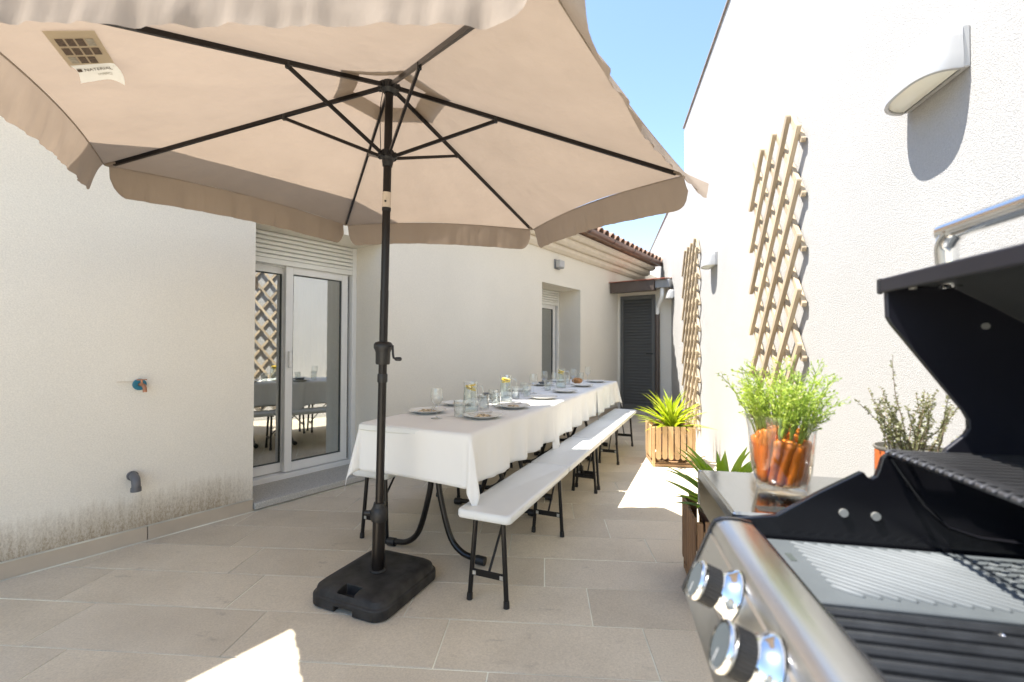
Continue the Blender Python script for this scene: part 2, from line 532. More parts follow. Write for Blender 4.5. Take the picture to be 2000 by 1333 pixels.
# ------------------------------------------------------------------ ground and tiled terrace
g = MB().add([(-400, -400, -0.06), (400, -400, -0.06), (400, 400, -0.06), (-400, 400, -0.06)], [(0, 1, 2, 3)]).build('ground', M['ground'])
tag(g, kind='structure')

TH = -0.0713
fl = MB().box(-5.2, 4.2, -2.4, 10.6, -0.055, -0.0025).build('terrace_floor', M['grout'])
fl.rotation_euler = (0, 0, TH)
tag(fl, kind='structure')
HB = Vector((-1.819, 3.215, 0)); HD = Vector((0.58872, 0.80833, 0)); HN = Vector((0.80833, -0.58872, 0))
WV = Vector((0.202678, 0.979245, 0)); WN = Vector((0.979245, -0.202678, 0)); W0 = Vector((1.12, 0, 0))
TW, TL = 0.2992, 0.8048
tile_meshes = []
for k in range(3):
    tm = MB().bbox(0.0028, TL - 0.0028, 0.0028, TW - 0.0028, -0.012, 0.0, 0.0014).mesh('tile', M['tile'])
    tile_meshes.append(tm)
cT, sT = cos(TH), sin(TH)
for k in range(-8, 28):
    v0 = 1.6295 + TW * k
    u0 = 0.406 - 0.2012 * k
    i0 = math.floor((-4.6 - u0) / TL)
    for i in range(i0, i0 + 12):
        u = u0 + i * TL
        pts = [Vector((cT * a - sT * b, sT * a + cT * b, 0)) for a, b in ((u, v0), (u + TL, v0), (u, v0 + TW), (u + TL, v0 + TW))]
        inside_house = all((p - HB).dot(HN) < -0.02 for p in pts)
        behind_wall = all((p - W0).dot(WN) > 0.02 for p in pts)
        c = sum(pts, Vector()) / 4
        if inside_house or behind_wall or c.x < -4.2 or c.y > 9.6:
            continue
        t = inst('tile', random.choice(tile_meshes), fl, (u, v0, random.uniform(-0.0009, 0.0006)),
                 (random.uniform(-0.0012, 0.0012), random.uniform(-0.0006, 0.0006), random.uniform(-0.0008, 0.0008)))

# ------------------------------------------------------------------ the house
# local frame: x along the wall away from the camera, y into the house, face of the wall at y = 0
house = empty('house', HB, math.atan2(HD.y, HD.x))
tag(house, 'cream rendered house with sliding doors, tiled eave and stained wall foot', 'house')
w = MB()
DEP = 0.42
w.box(-9, 0, 0, 0.6, -0.05, 2.75)
w.box(0, 1.105, 0, 0.6, 2.095, 2.75)
w.box(1.105, 3.79, 0, 0.6, -0.05, 2.75)
w.box(3.79, 4.93, 0, 0.6, 2.07, 2.75)
w.box(4.93, 9.0, 0, 0.6, -0.05, 2.75)
w.box(0, 1.105, 0.004, 0.598, -0.05, 0.02)
w.box(3.79, 4.93, 0.004, 0.598, -0.05, 0.05)
w.build('wall', M['house'], house)
# end wall with the louvred door
w = MB()
w.box(6.40, 6.7, -0.06, -0.002, -0.05, 2.36)
w.box(6.40, 6.7, -0.70, -0.06, 2.10, 2.36)
w.box(6.40, 6.7, -1.25, -0.70, -0.05, 2.36)
w.box(6.40, 6.7, -0.70, -0.06, -0.05, 0.05)
w.build('end_wall', M['house'], house)
# unseen gable block added on the wall head to cast a sloping shadow
MB().prism([(0.28, 2.75), (4.7, 2.75), (4.7, 3.02), (0.28, 5.23)], lambda u, v, t: (u, t, v), 0.03, 0.5).build('shadow_gable', M['house'], house)
# interior shells
for (a, b_, nm) in ((-0.4, 1.5, 'room'), (3.3, 5.4, 'room')):
    r = MB()
    y0, y1, z0, z1 = 0.602, 3.2, 0.0, 2.5
    vs = [(a, y0, z0), (b_, y0, z0), (b_, y1, z0), (a, y1, z0), (a, y0, z1), (b_, y0, z1), (b_, y1, z1), (a, y1, z1)]
    r.add(vs, [(0, 1, 2, 3), (4, 5, 6, 7), (1, 2, 6, 5), (2, 3, 7, 6), (3, 0, 4, 7)])
    r.build(nm, M['room'], house)
# roof slab, eave tiles, gutter, cornice
roof = MB().prism([(-0.40, 2.83), (-0.40, 2.88), (2.6, 3.95), (2.6, 3.75), (0.6, 2.76), (-0.02, 2.76), (-0.1, 2.83)],
                  lambda u, v, t: (t, u, v), -9.0, 7.75).build('roof', M['roof'], house)
def barrel(n=8, r0=0.082, r1=0.066, L=0.46, th=0.012):
    m = MB(); rings = []
    for (y, r) in ((0, r0), (L, r1)):
        ring = [(r * cos(pi * k / n), y, r * sin(pi * k / n)) for k in range(n + 1)]
        ring += [((r - th) * cos(pi * k / n), y, (r - th) * sin(pi * k / n)) for k in range(n, -1, -1)]
        rings.append(ring)
    return m.loft(rings)
bt = barrel().mesh('roof_tile', M['roof'], 50)
x = -0.2; i = 0
while x < 7.7:
    if x > 2.4:
        for j in range(2):
            inst('roof_tile', bt, roof, (x + random.uniform(-0.006, 0.006), -0.445 + j * 0.37, 2.872 + j * 0.142 + random.uniform(-0.004, 0.004)), (R(20.0), 0, random.uniform(-0.03, 0.03)))
    x += 0.205
gp = [(-0.41 + 0.062 * cos(a), 2.865 + 0.062 * sin(a)) for a in [pi + pi * k / 10 for k in range(11)]] + \
     [(-0.41 + 0.056 * cos(a), 2.867 + 0.056 * sin(a)) for a in [2 * pi - pi * k / 10 for k in range(11)]]
gut = MB().prism(gp, lambda u, v, t: (t, u, v), -9, 7.75).build('gutter', M['gutter'], house, smooth=50)
for xx in [4.35 + 0.85 * k for k in range(4)]:
    MB().prism([(-0.41 + 0.067 * cos(a), 2.866 + 0.067 * sin(a)) for a in [pi + pi * k / 10 for k in range(11)]] +
               [(-0.41 + 0.063 * cos(a), 2.866 + 0.063 * sin(a)) for a in [2 * pi - pi * k / 10 for k in range(11)]],
               lambda u, v, t: (t, u, v), xx, xx + 0.02).build('gutter_bracket', M['brown'], gut)
for (o_, za, zb) in ((0.09, 2.535, 2.63), (0.19, 2.63, 2.725), (0.30, 2.725, 2.80)):
    MB().prism([(0.03, za), (-o_ + 0.05, za), (-o_, za + 0.035), (-o_, zb - 0.002), (0.03, zb - 0.002)], lambda u, v, t: (t, u, v), -9, 7.6).build('cornice', M['cornice'], house, bevel=0.006)
# skirting tiles along the wall foot
for k in range(12):
    x1 = -0.004 - 0.603 * k + (0.0 if k else 0)
    L = 0.598 if k else 0.598
    xa = -0.60 * k - 0.598; xb = -0.60 * k - 0.002
    sk = MB().bbox(xa, xb, -0.013, -0.001, 0.0, 0.084, 0.002).build('skirting_tile', M['skirt'], house)
for (xa, xb) in ((1.107, 1.70), (1.704, 2.30), (2.304, 2.90), (2.904, 3.50), (3.504, 3.788), (4.932, 5.5), (5.504, 6.1), (6.104, 6.385)):
    MB().bbox(xa, xb, -0.013, -0.001, 0.0, 0.084, 0.002).build('skirting_tile', M['skirt'], house)
gl = MB().box(-7.2, 0, -0.016, -0.0005, 0.0845, 0.0895).build('grout_line', M['grout'], house)
MB().box(-7.2, 1.1, -0.024, -0.0135, 0.0, 0.004).build('grout_line', M['grout'], house)
# stone sill of the sliding door
MB().bbox(0.003, 1.102, -0.03, 0.415, 0.012, 0.058, 0.004).build('door_sill', M['granite'], house)
MB().bbox(3.793, 4.927, -0.02, 0.415, 0.02, 0.06, 0.004).build('door_sill', M['granite'], house)


def frame_rect(m, x0, x1, z0, z1, y0, y1, wd, wb=None):
    wb = wb or wd
    m.box(x0, x0 + wd, y0, y1, z0, z1)
    m.box(x1 - wd, x1, y0, y1, z0, z1)
    m.box(x0 + wd, x1 - wd, y0, y1, z0, z0 + wb)
    m.box(x0 + wd, x1 - wd, y0, y1, z1 - wd, z1)
    return m


def sliding_door(x0, x1, ztop, zsh, name, split, slats=True):
    y = DEP
    m = MB()
    m.box(x1 - 0.045, x1 - 0.001, y - 0.03, y + 0.12, 0.058, ztop - 0.002)
    m.box(x0 + 0.001, x0 + 0.045, y - 0.03, y + 0.12, 0.058, ztop - 0.002)
    m.box(x0 + 0.045, x1 - 0.045, y - 0.03, y + 0.12, 0.058, 0.10)
    m.box(x0 + 0.045, x1 - 0.045, y + 0.03, y + 0.12, zsh - 0.02, zsh + 0.05)
    door = m.build(name, M['pvc'], house, bevel=0.003)
    # leaves: right one in front
    for (a, b_, yy) in ((split - 0.06, x1 - 0.075, y + 0.0), (x0 + 0.05, split + 0.0, y + 0.055)):
        frame_rect(MB(), a, b_, 0.105, zsh - 0.01, yy, yy + 0.045, 0.062, 0.075).build('leaf_frame', M['pvc'], door, bevel=0.003)
        frame_rect(MB(), a + 0.0625, b_ - 0.0625, 0.1805, zsh - 0.0725, yy + 0.012, yy + 0.034, 0.008).build('glazing_seal', M['seal'], door)
        MB().box(a + 0.066, b_ - 0.066, yy + 0.021, yy + 0.025, 0.184, zsh - 0.076).build('pane', M['pane'], door)
    MB().box(x1 - 0.075, x1 - 0.045, y + 0.04, y + 0.05, 0.10, zsh).build('track_gap', M['seal'], door)
    MB().bbox(split - 0.04, split - 0.018, y - 0.028, y - 0.001, 0.98, 1.12, 0.004).build('handle', M['pvc'], door)
    # roller shutter slats, half lowered
    n = max(2, int(round((ztop - zsh) / 0.045)))
    h = (ztop - zsh - 0.03) / n
    for k in range(n):
        za = zsh + 0.03 + k * h
        pr_ = [(y - 0.018, za + 0.002), (y - 0.026, za + 0.006), (y - 0.029, za + h * 0.5), (y - 0.026, za + h - 0.006), (y - 0.018, za + h - 0.002), (y - 0.012, za + h - 0.002), (y - 0.012, za + 0.002)]
        MB().prism(pr_, lambda u, v, t: (t, u, v), x0 + 0.046, x1 - 0.046).build('shutter_slat', M['shutter'], door)
    MB().bbox(x0 + 0.046, x1 - 0.046, y - 0.03, y - 0.01, zsh - 0.012, zsh + 0.03, 0.003).build('shutter_rail', M['shutter'], door)
    # curtain just inside
    cu = MB().grid(lambda a, c: (x0 + 0.05 + a * (split - x0 + 0.02), y + 0.19 + 0.022 * sin(a * 46) + 0.012 * sin(a * 23 + 1), 0.12 + c * (zsh - 0.1)), 90, 2)
    cu.build('curtain', M['curtain'], house, smooth=180)
    cu = MB().grid(lambda a, c: (split + 0.03 + a * (x1 - split - 0.08), y + 0.19 + 0.022 * sin(a * 52) + 0.012 * sin(a * 19 + 1), 0.12 + c * (zsh - 0.1)), 60, 2)
    cu.build('curtain', M['curtain'], house, smooth=180)
    return door


tag(sliding_door(0.0, 1.105, 2.094, 1.845, 'sliding_door', 0.50), 'white framed glazed sliding door under a half rolled shutter')
sliding_door(3.79, 4.93, 2.069, 1.85, 'sliding_door', 4.40)

# louvred door in the end wall (plane x = 6.40, y from -0.70 to -0.06)
ld = MB()
ld.box(6.375, 6.42, -0.70, -0.64, 0.05, 2.10); ld.box(6.375, 6.42, -0.12, -0.06, 0.05, 2.10)
ld.box(6.375, 6.42, -0.64, -0.12, 0.05, 0.13); ld.box(6.375, 6.42, -0.64, -0.12, 2.03, 2.10)
ld.box(6.43, 6.44, -0.695, -0.065, 0.06, 2.095)
ldo = ld.build('louvred_door', M['door'], house, bevel=0.003)
tag(ldo, 'charcoal louvred door at the far end of the terrace')
nl = 36
sm = MB().prism([(0.0, 0.0), (0.0, 0.008), (0.034, 0.050), (0.034, 0.042)], lambda u, v, t: (u, t, v), -0.638, -0.122).mesh('louvre_slat', M['door'])
for k in range(nl):
    inst('louvre_slat', sm, ldo, (6.384, 0, 0.133 + k * (1.895 - 0.050) / (nl - 1)))
MB().tube([(6.374, -0.665, 1.06), (6.345, -0.665, 1.06), (6.335, -0.655, 1.06), (6.335, -0.56, 1.06)], 0.008, 8).build('door_handle', M['black_plastic'], ldo, smooth=50)
# brown beam, clay flashing and downpipe beside the door
bm_ = MB().bbox(6.02, 6.16, -0.80, 0.06 - 0.08, 2.13, 2.31, 0.006).build('door_beam', M['brown'], house)
MB().prism([(5.99, 2.312), (5.99, 2.322), (6.40, 2.372), (6.40, 2.362)], lambda u, v, t: (u, t, v), -1.0, -0.002).build('clay_flashing', M['redtile'], house)
MB().bbox(6.06, 6.20, -1.05, -0.805, 2.17, 2.30, 0.006).build('beam_end', M['grey_metal'], house)
MB().tube(smooth_path([(6.14, -0.90, 2.17), (6.15, -0.89, 2.02), (6.30, -0.78, 1.88), (6.34, -0.755, 1.75)], 5), 0.035, 10).build('rain_spout', M['pvc'], house, smooth=60)
MB().tube([(6.345, -0.755, 1.78), (6.345, -0.755, 0.02)], 0.038, 12).build('downpipe', M['brown'], house, smooth=50)

# lamp on the house wall
hl = empty('box_wall_lamp', HB + HD * 4.18 + Vector((0, 0, 2.36)), math.atan2(HD.y, HD.x))
tag(hl, 'small square grey and white wall lamp under the tiled eave', 'wall lamp')
MB().bbox(-0.075, 0.075, -0.016, -0.001, -0.065, 0.075, 0.004).build('back_plate', M['grey_metal'], hl)
MB().bbox(-0.06, 0.07, -0.10, -0.0165, -0.045, 0.06, 0.01).build('housing', M['lampw'], hl)
MB().bbox(-0.05, 0.06, -0.09, -0.03, -0.056, -0.0455, 0.003).build('lens', M['grey_metal'], hl)

# tap and waste pipe on the stained wall
tp = empty('garden_tap', HB + HD * -0.648 + Vector((0, 0, 0.93)), math.atan2(HD.y, HD.x))
tag(tp, 'small brass garden tap with blue rosette on the cream wall', 'tap')
ry = lambda u, v, t: (u, t, v)
MB().prism([(0.034 * cos(2 * pi * k / 20), 0.034 * sin(2 * pi * k / 20)) for k in range(20)], ry, -0.012, -0.001).build('rosette', M['blue'], tp, bevel=0.003)
MB().tube([(0, -0.0125, 0), (0, -0.055, 0), (0.004, -0.07, -0.004), (0.006, -0.078, -0.02), (0.006, -0.08, -0.042)], [0.010, 0.010, 0.011, 0.010, 0.011], 10).build('spout', M['copper'], tp, smooth=60)
MB().tube([(0, -0.045, 0.008), (0, -0.045, 0.026)], 0.006, 8).box(-0.024, 0.024, -0.049, -0.041, 0.0265, 0.032).build('tap_lever', M['copper'], tp)
MB().tube([(-0.03, -0.006, 0.018), (-0.105, -0.006, 0.020)], 0.0025, 6).build('wall_stub', M['cornice'], tp)
dp = empty('waste_pipe', HB + HD * -0.675 + Vector((0, 0, 0.40)), math.atan2(HD.y, HD.x))
tag(dp, 'grey plastic elbow pipe sticking out low on the cream wall', 'pipe')
MB().tube(smooth_path([(0, 0.0, 0), (0, -0.04, 0), (0, -0.066, -0.012), (0, -0.076, -0.035), (0, -0.077, -0.055)], 4), 0.022, 14).build('elbow', M['pipe'], dp, smooth=60)
MB().tube([(0, -0.077, -0.055), (0, -0.077, -0.078)], 0.0255, 14, cap=True).build('socket', M['pipe'], dp, smooth=60)
MB().prism([(0.027 * cos(2 * pi * k / 18), 0.027 * sin(2 * pi * k / 18)) for k in range(18)], ry, -0.02, -0.001).build('collar', M['pipe'], dp)

# ------------------------------------------------------------------ the white boundary wall
WA = math.atan2(WV.y, WV.x)
bw = empty('boundary_wall', W0, WA)     # local x along the wall, y towards the terrace
tag(bw, 'tall white rough rendered boundary wall carrying lamps and trellises', 'wall')
MB().prism([(-3, -0.05), (12.0, -0.05), (12.0, 3.62), (6.64, 3.62), (6.64, 4.32), (-3, 4.32)], lambda u, v, t: (u, t, v), -0.3, 0.0).build('render', M['white_stucco'], bw)
for (a, b_, z) in ((-3, 6.66, 4.32), (6.662, 12.0, 3.62)):
    MB().bbox(a, b_, -0.33, 0.02, z + 0.001, z + 0.022, 0.004).build('coping', M['cornice_dark'], bw)


def scoop_lamp(x, z, label):
    L = empty('scoop_wall_lamp', W0 + WV * x + Vector((0, 0, z)), WA)
    tag(L, label, 'wall lamp', 'white scoop lamps along the boundary wall')
    n = 20
    def ring(a, b, zz, y0=0.022):
        pts = []
        for k in range(n + 1):
            c_, s_ = cos(pi * k / n), max(0.0, sin(pi * k / n))
            e = 0.95 if c_ > 0 else 0.62
            pts.append((a * math.copysign(abs(c_) ** e, c_), y0 + b * s_ ** e, zz))
        return pts
    rings = [ring(0.150, 0.108, 0.0), ring(0.151, 0.109, 0.006), ring(0.150, 0.100, 0.05), ring(0.148, 0.088, 0.10), ring(0.146, 0.076, 0.132), ring(0.142, 0.070, 0.137)]
    MB().loft(rings, cap0=False, cap1=True).build('shade', M['lampw'], L, smooth=40)
    m = MB().loft([ring(0.150, 0.108, 0.0), ring(0.138, 0.097, 0.0)], False, False)
    m.loft([ring(0.138, 0.097, 0.0), ring(0.137, 0.096, 0.010)], False, False)
    m.build('rim', M['lampw'], L)
    MB().loft([ring(0.137, 0.096, 0.009, 0.0235), ring(0.132, 0.092, 0.0045, 0.0245)], False, True).build('diffuser', M['diffuser'], L, smooth=60)
    MB().bbox(-0.145, 0.145, 0.0005, 0.0215, 0.004, 0.136, 0.003).build('back_plate', M['lampw'], L)
    MB().prism([(0.010 * cos(2 * pi * k / 8), 0.006 * sin(2 * pi * k / 8)) for k in range(8)], lambda u, v, t: (-0.128 + u * 0.5, 0.073 + t + u * 0.9, 0.092 + v), 0, 0.006).build('screw', M['grey_metal'], L)
    return L


scoop_lamp(1.559, 2.022, 'large white scoop lamp nearest the grill, casting a long oval shadow')
scoop_lamp(4.808, 2.0, 'white scoop lamp between the two wooden trellises')
scoop_lamp(7.753, 1.985, 'farthest and smallest white scoop lamp, close to the louvred door')


def trellis(x0, x1, z0, z1, c0, label, seed):
    rnd = random.Random(seed)
    t = empty('wooden_trellis', W0 + WV * x0 + Vector((0, 0, 0)), WA)
    tag(t, label, 'trellis', 'expanding wooden trellises on the white wall')
    wdt, pitch, sl = x1 - x0, 0.230, 1.33
    for sgn, ya, yb in ((1, 0.036, 0.060), (-1, 0.012, 0.0355)):
        # slat lines: x + sgn * z / sl = c
        cmin = min(0 + sgn * z0 / sl, 0 + sgn * z1 / sl)
        c = (c0 - x0) if sgn == 1 else (c0 - x0) - 2 * z1 / sl
        while c > cmin: c -= pitch
        while c < wdt + max(sgn * z0 / sl, sgn * z1 / sl):
            zs = sorted(((c - xx) * sl * sgn, xx) for xx in (0, wdt))
            (za, xa), (zb, xb) = zs
            if za < z0: xa = c - sgn * z0 / sl; za = z0
            if zb > z1: xb = c - sgn * z1 / sl; zb = z1
            if zb - za > 0.09:
                d = Vector((xb - xa, 0, zb - za)); L = d.length + 0.04; d.normalize()
                mid = Vector(((xa + xb) / 2, (ya + yb) / 2, (za + zb) / 2))
                hw = 0.0165
                # slat with rounded ends, long axis local x
                pol = []
                for k in range(7): a = -pi / 2 + pi * k / 6; pol.append((L / 2 - hw + hw * cos(a), hw * sin(a)))
                for k in range(7): a = pi / 2 + pi * k / 6; pol.append((-L / 2 + hw + hw * cos(a), hw * sin(a)))
                o = MB().prism(pol, lambda u, v, tt: (u, tt, v), -(yb - ya) / 2, (yb - ya) / 2).build('slat', M['trellis'], t)
                o.location = mid
                o.rotation_euler = (rnd.uniform(-0.02, 0.02), -math.atan2(d.z, d.x) + rnd.uniform(-0.006, 0.006), 0)
            c += pitch
    for zz in (z0 + 0.5, z1 - 0.45):
        MB().tube([(wdt * 0.5, 0.001, zz), (wdt * 0.5, 0.0135, zz)], 0.008, 8).build('wall_plug', M['grey_metal'], t)
    return t


trellis(2.575, 3.42, 0.22, 2.515, 4.606, 'larger near wooden lattice trellis rising behind the vase of carrots', 1)
trellis(5.46, 6.50, 0.20, 2.47, 7.68, 'narrow looking far wooden lattice trellis above the sunlit planter', 2)

# ------------------------------------------------------------------ parasol
PB = Vector((-0.6364, 2.185, 0))
par = empty('parasol', PB)
tag(par, 'large beige six sided parasol on a dark crank pole', 'parasol')
W = lambda *p: Vector(p) - PB
hub, run = W(-0.572, 2.089, 2.375), W(-0.581, 2.102, 2.044)
axis = (hub - Vector((0, 0, 0))).normalized()
tips = [W(0.790, 2.056, 1.945), W(0.145, 3.262, 2.006), W(-1.22, 3.309, 2.045), W(-1.945, 2.154, 2.018), W(-1.308, 0.95, 1.952), W(0.055, 0.901, 1.913)]
SFR = 0.3623
# base: rounded slab with carrying handle cut through the front
pb_ang = math.atan2(-0.39, 0.92)


def rrect(hx, hy, r, z, n=6):
    out = []
    for (cx_, cy_, a0) in ((hx - r, hy - r, 0), (-hx + r, hy - r, pi / 2), (-hx + r, -hy + r, pi), (hx - r, -hy + r, 3 * pi / 2)):
        for k in range(n + 1):
            a = a0 + pi / 2 * k / n
            out.append((cx_ + r * cos(a), cy_ + r * sin(a), z))
    return out


bs = MB().loft([rrect(0.200, 0.223, 0.06, 0.002), rrect(0.206, 0.229, 0.062, 0.008), rrect(0.206, 0.229, 0.062, 0.050), rrect(0.198, 0.221, 0.06, 0.056),
                rrect(0.192, 0.215, 0.06, 0.078), rrect(0.180, 0.203, 0.06, 0.088), rrect(0.15, 0.173, 0.05, 0.094), rrect(0.14, 0.163, 0.05, 0.092)])
bso = bs.build('base', M['base'], par)
bso.rotation_euler = (0, 0, pb_ang)


def boolean_cut(ob, cutter_mb):
    cu = cutter_mb.build('cutter', M['base'])
    cu.parent = ob
    md = ob.modifiers.new('cut', 'BOOLEAN'); md.object = cu; md.operation = 'DIFFERENCE'; md.solver = 'EXACT'
    bpy.context.view_layer.update()
    dg = bpy.context.evaluated_depsgraph_get()
    me = bpy.data.meshes.new_from_object(ob.evaluated_get(dg))
    ob.modifiers.remove(md)
    ob.data = me
    bpy.data.objects.remove(cu)


boolean_cut(bso, MB().box(-0.052, 0.052, -0.26, -0.175, -0.02, 0.028).box(-0.052, 0.052, 0.175, 0.26, -0.02, 0.028))
boolean_cut(bso, MB().box(-0.046, 0.046, -0.212, -0.150, 0.045, 0.12))
bso.data.shade_smooth(); bso.data.set_sharp_from_angle(angle=R(35))
bv = bso.modifiers.new('bevel', 'BEVEL'); bv.width = 0.003; bv.segments = 2; bv.limit_method = 'ANGLE'; bv.angle_limit = R(50)
at = lambda z: axis * (z / axis.z)
MB().lathe([(0.038, 0.0), (0.038, 0.006), (0.034, 0.010)], 20).build('collar_ring', M['base'], par, smooth=50, loc=at(0.0945))
MB().tube([at(0.10), at(0.335)], 0.030, 18).build('lower_tube', M['pole'], par, smooth=50)
m = MB(); m.tube([at(0.335), at(0.345), at(0.385), at(0.40)], [0.037, 0.040, 0.040, 0.031], 14)
m.tube([at(0.400), at(0.42)], [0.030, 0.026], 14)
m.build('clamp_collar', M['black_plastic'], par, smooth=40)
kn = at(0.37)
MB().tube([kn + Vector((-0.04, 0, 0)), kn + Vector((-0.068, 0, 0))], 0.012, 10).build('clamp_knob', M['black_plastic'], par, smooth=40)
MB().tube([at(0.335), at(1.42)], 0.0195, 18).build('pole_tube', M['pole'], par, smooth=50)
MB().tube([at(0.99), at(0.995), at(1.025), at(1.03)], [0.022, 0.0235, 0.0235, 0.022], 16).build('pole_sleeve', M['black_plastic'], par, smooth=50)
MB().tube([at(1.075), at(1.08), at(1.13), at(1.14), at(1.152), at(1.168), at(1.178), at(1.182)], [0.0305, 0.033, 0.034, 0.037, 0.043, 0.043, 0.036, 0.022], 20).build('crank_housing', M['black_plastic'], par, smooth=45)
cc = at(1.158)
MB().tube([cc + Vector((0.036, -0.02, 0)), cc + Vector((0.052, -0.028, 0.004)), cc + Vector((0.054, -0.03, -0.035)), cc + Vector((0.058, -0.032, -0.052)), cc + Vector((0.066, -0.034, -0.056))], 0.0052, 8).build('crank_arm', M['black_plastic'], par, smooth=60)
MB().tube([cc + Vector((0.064, -0.034, -0.056)), cc + Vector((0.070, -0.035, -0.057)), cc + Vector((0.090, -0.038, -0.057)), cc + Vector((0.095, -0.039, -0.057))], [0.006, 0.009, 0.0095, 0.006], 10).build('crank_grip', M['black_plastic'], par, smooth=60)
MB().tube([at(1.40), at(2.35)], 0.0185, 18).build('upper_tube', M['pole'], par, smooth=50)
MB().tube([at(1.805), at(1.875)], 0.0195, 18).build('tilt_decal', M['decal'], par, smooth=50)
MB().tube([at(1.83) + Vector((0, -0.0195, 0)), at(1.83) + Vector((0, -0.0215, 0))], 0.005, 8).build('tilt_button', M['black_plastic'], par)
MB().tube([at(1.79), at(1.805)], 0.0205, 16).build('pole_sleeve', M['black_plastic'], par, smooth=50)


def hub_mesh(c, r, h):
    m = MB()
    m.tube([c - axis * h, c - axis * h * 0.4, c + axis * h * 0.4, c + axis * h], [r * 0.62, r, r, r * 0.8], 18)
    for t in tips:
        d = (t - c); d.z = 0; d.normalize()
        m.tube([c + d * r * 0.7, c + d * r * 1.25], r, 4, sq=(0.022, 0.024))
    return m


hub_mesh(hub - axis * 0.02, 0.040, 0.026).build('top_hub', M['black_plastic'], par, smooth=40)
hub_mesh(run, 0.034, 0.024).build('runner', M['black_plastic'], par, smooth=40)
MB().tube([run - axis * 0.024, run - axis * 0.05], [0.026, 0.022], 16).build('runner_skirt', M['black_plastic'], par, smooth=40)
MB().tube(smooth_path([hub + Vector((-0.025, -0.02, -0.05)), hub.lerp(run, .4) + Vector((-0.037, -0.01, 0)), run + Vector((-0.027, -0.02, 0.02))], 5), 0.002, 5).build('pull_cord', M['black_plastic'], par)


def edge(i, u):
    a, b = tips[i], tips[(i + 1) % 6]
    p = a.lerp(b, u)
    k = 4 * u * (1 - u)
    inw = (Vector((hub.x, hub.y, p.z)) - p).normalized()
    return p + inw * 0.035 * k + Vector((0, 0, 0.022 * k))


def panel_pt(i, u, r):
    e = edge(i, u)
    p = hub + Vector((0, 0, 0.012 * (1 - r))) + (e - hub) * r
    k = 4 * u * (1 - u)
    n_ = noise.noise(Vector((p.x * 2.2, p.y * 2.2, i))) * 0.006
    puck = 0.03 * (r ** 8) * (1 - r) * (noise.noise(Vector((u * 26, i * 3.1, 0))) + 0.5 * sin(u * 70)) * min(1, 8 * u * (1 - u))
    crease = 0.004 * sin(pi * r) * noise.noise(Vector((u * 9, r * 1.3, i * 7.7))) * min(1, 10 * u * (1 - u))
    return p + Vector((0, 0, -0.012 * k * sin(pi * r) + n_ * k + puck + crease))


for i in range(6):
    # fabric panel from below the vent outwards
    MB().grid(lambda u, r: panel_pt(i, u, 0.125 + 0.875 * r), 60, 30).build('canopy_panel', M['canopy'], par, smooth=180)
    # vent cap panel that overlaps it
    MB().grid(lambda u, r: panel_pt(i, u, 0.005 + 0.195 * r) + Vector((0, 0, 0.022 + 0.012 * (1 - r))), 10, 8).build('vent_cap_panel', M['canopy'], par, smooth=180)
    # hem seam line
    MB().tube([edge(i, 0.01 + .98 * k / 24) - Vector((0, 0, 0.003)) for k in range(25)], 0.0026, 5).build('hem_seam', M['canopy'], par, smooth=180)
    # valance
    out = (edge(i, .5) - Vector((hub.x, hub.y, edge(i, .5).z))).normalized()
    near = i in (4,)
    seed = i * 17.3
    flare = {0: 0.03, 1: 0.01, 2: 0.0, 3: 0.045, 4: 0.028, 5: 0.085}[i]

    def val(u, v):
        uu = 0.012 + 0.976 * u
        e = edge(i, uu)
        q = min(uu - 0.008, 0.992 - uu) / 0.055
        L = (0.134 if near else 0.150) * (math.sqrt(max(0.0, 1 - (1 - min(q, 1.0)) ** 2)) * 0.9 + 0.1)
        x = u * 1.36
        rip = (0.009 if near else 0.0075) * (0.35 * sin(x * 97 + 5 * noise.noise(Vector((x * 6, seed, 2)))) + noise.noise(Vector((x * 9 + seed, v * 1.2, 0))) * 1.3 + 0.55 * sin(x * 44 + 3 * noise.noise(Vector((x * 4, seed, 0)))))
        fl_ = flare * v + (0.008 if near else 0.02) * v * noise.noise(Vector((x * 2.2, seed + 5, 0)))
        return e + out * (fl_ + rip * (v ** 0.8)) + Vector((0, 0, -L * v))
    MB().grid(val, 90, 10).build('valance', M['canopy'], par, smooth=180)
    # rib and strut
    t = tips[i]
    off = Vector((0, 0, -0.010))
    MB().tube([hub + (t - hub) * 0.03 + off, hub + (t - hub) * 0.965 + off], 0.01, 4, sq=(0.012, 0.017)).build('rib', M['pole'], par)
    rib_tip = MB().tube([hub + (t - hub) * 0.955 + off, hub + (t - hub) * 0.995 + off * 0.3], 0.01, 4, sq=(0.016, 0.010)).build('rib_pocket', M['canopy'], par)
    j = hub + (t - hub) * SFR + Vector((0, 0, -0.022))
    d = (t - run); d.z = 0; d.normalize()
    MB().tube([run + d * 0.036, j], 0.01, 4, sq=(0.010, 0.014)).build('strut', M['pole'], par)
    MB().tube([j - Vector((0, 0, 0.008)), j + Vector((0, 0, 0.016))], 0.009, 8).build('strut_joint', M['black_plastic'], par)
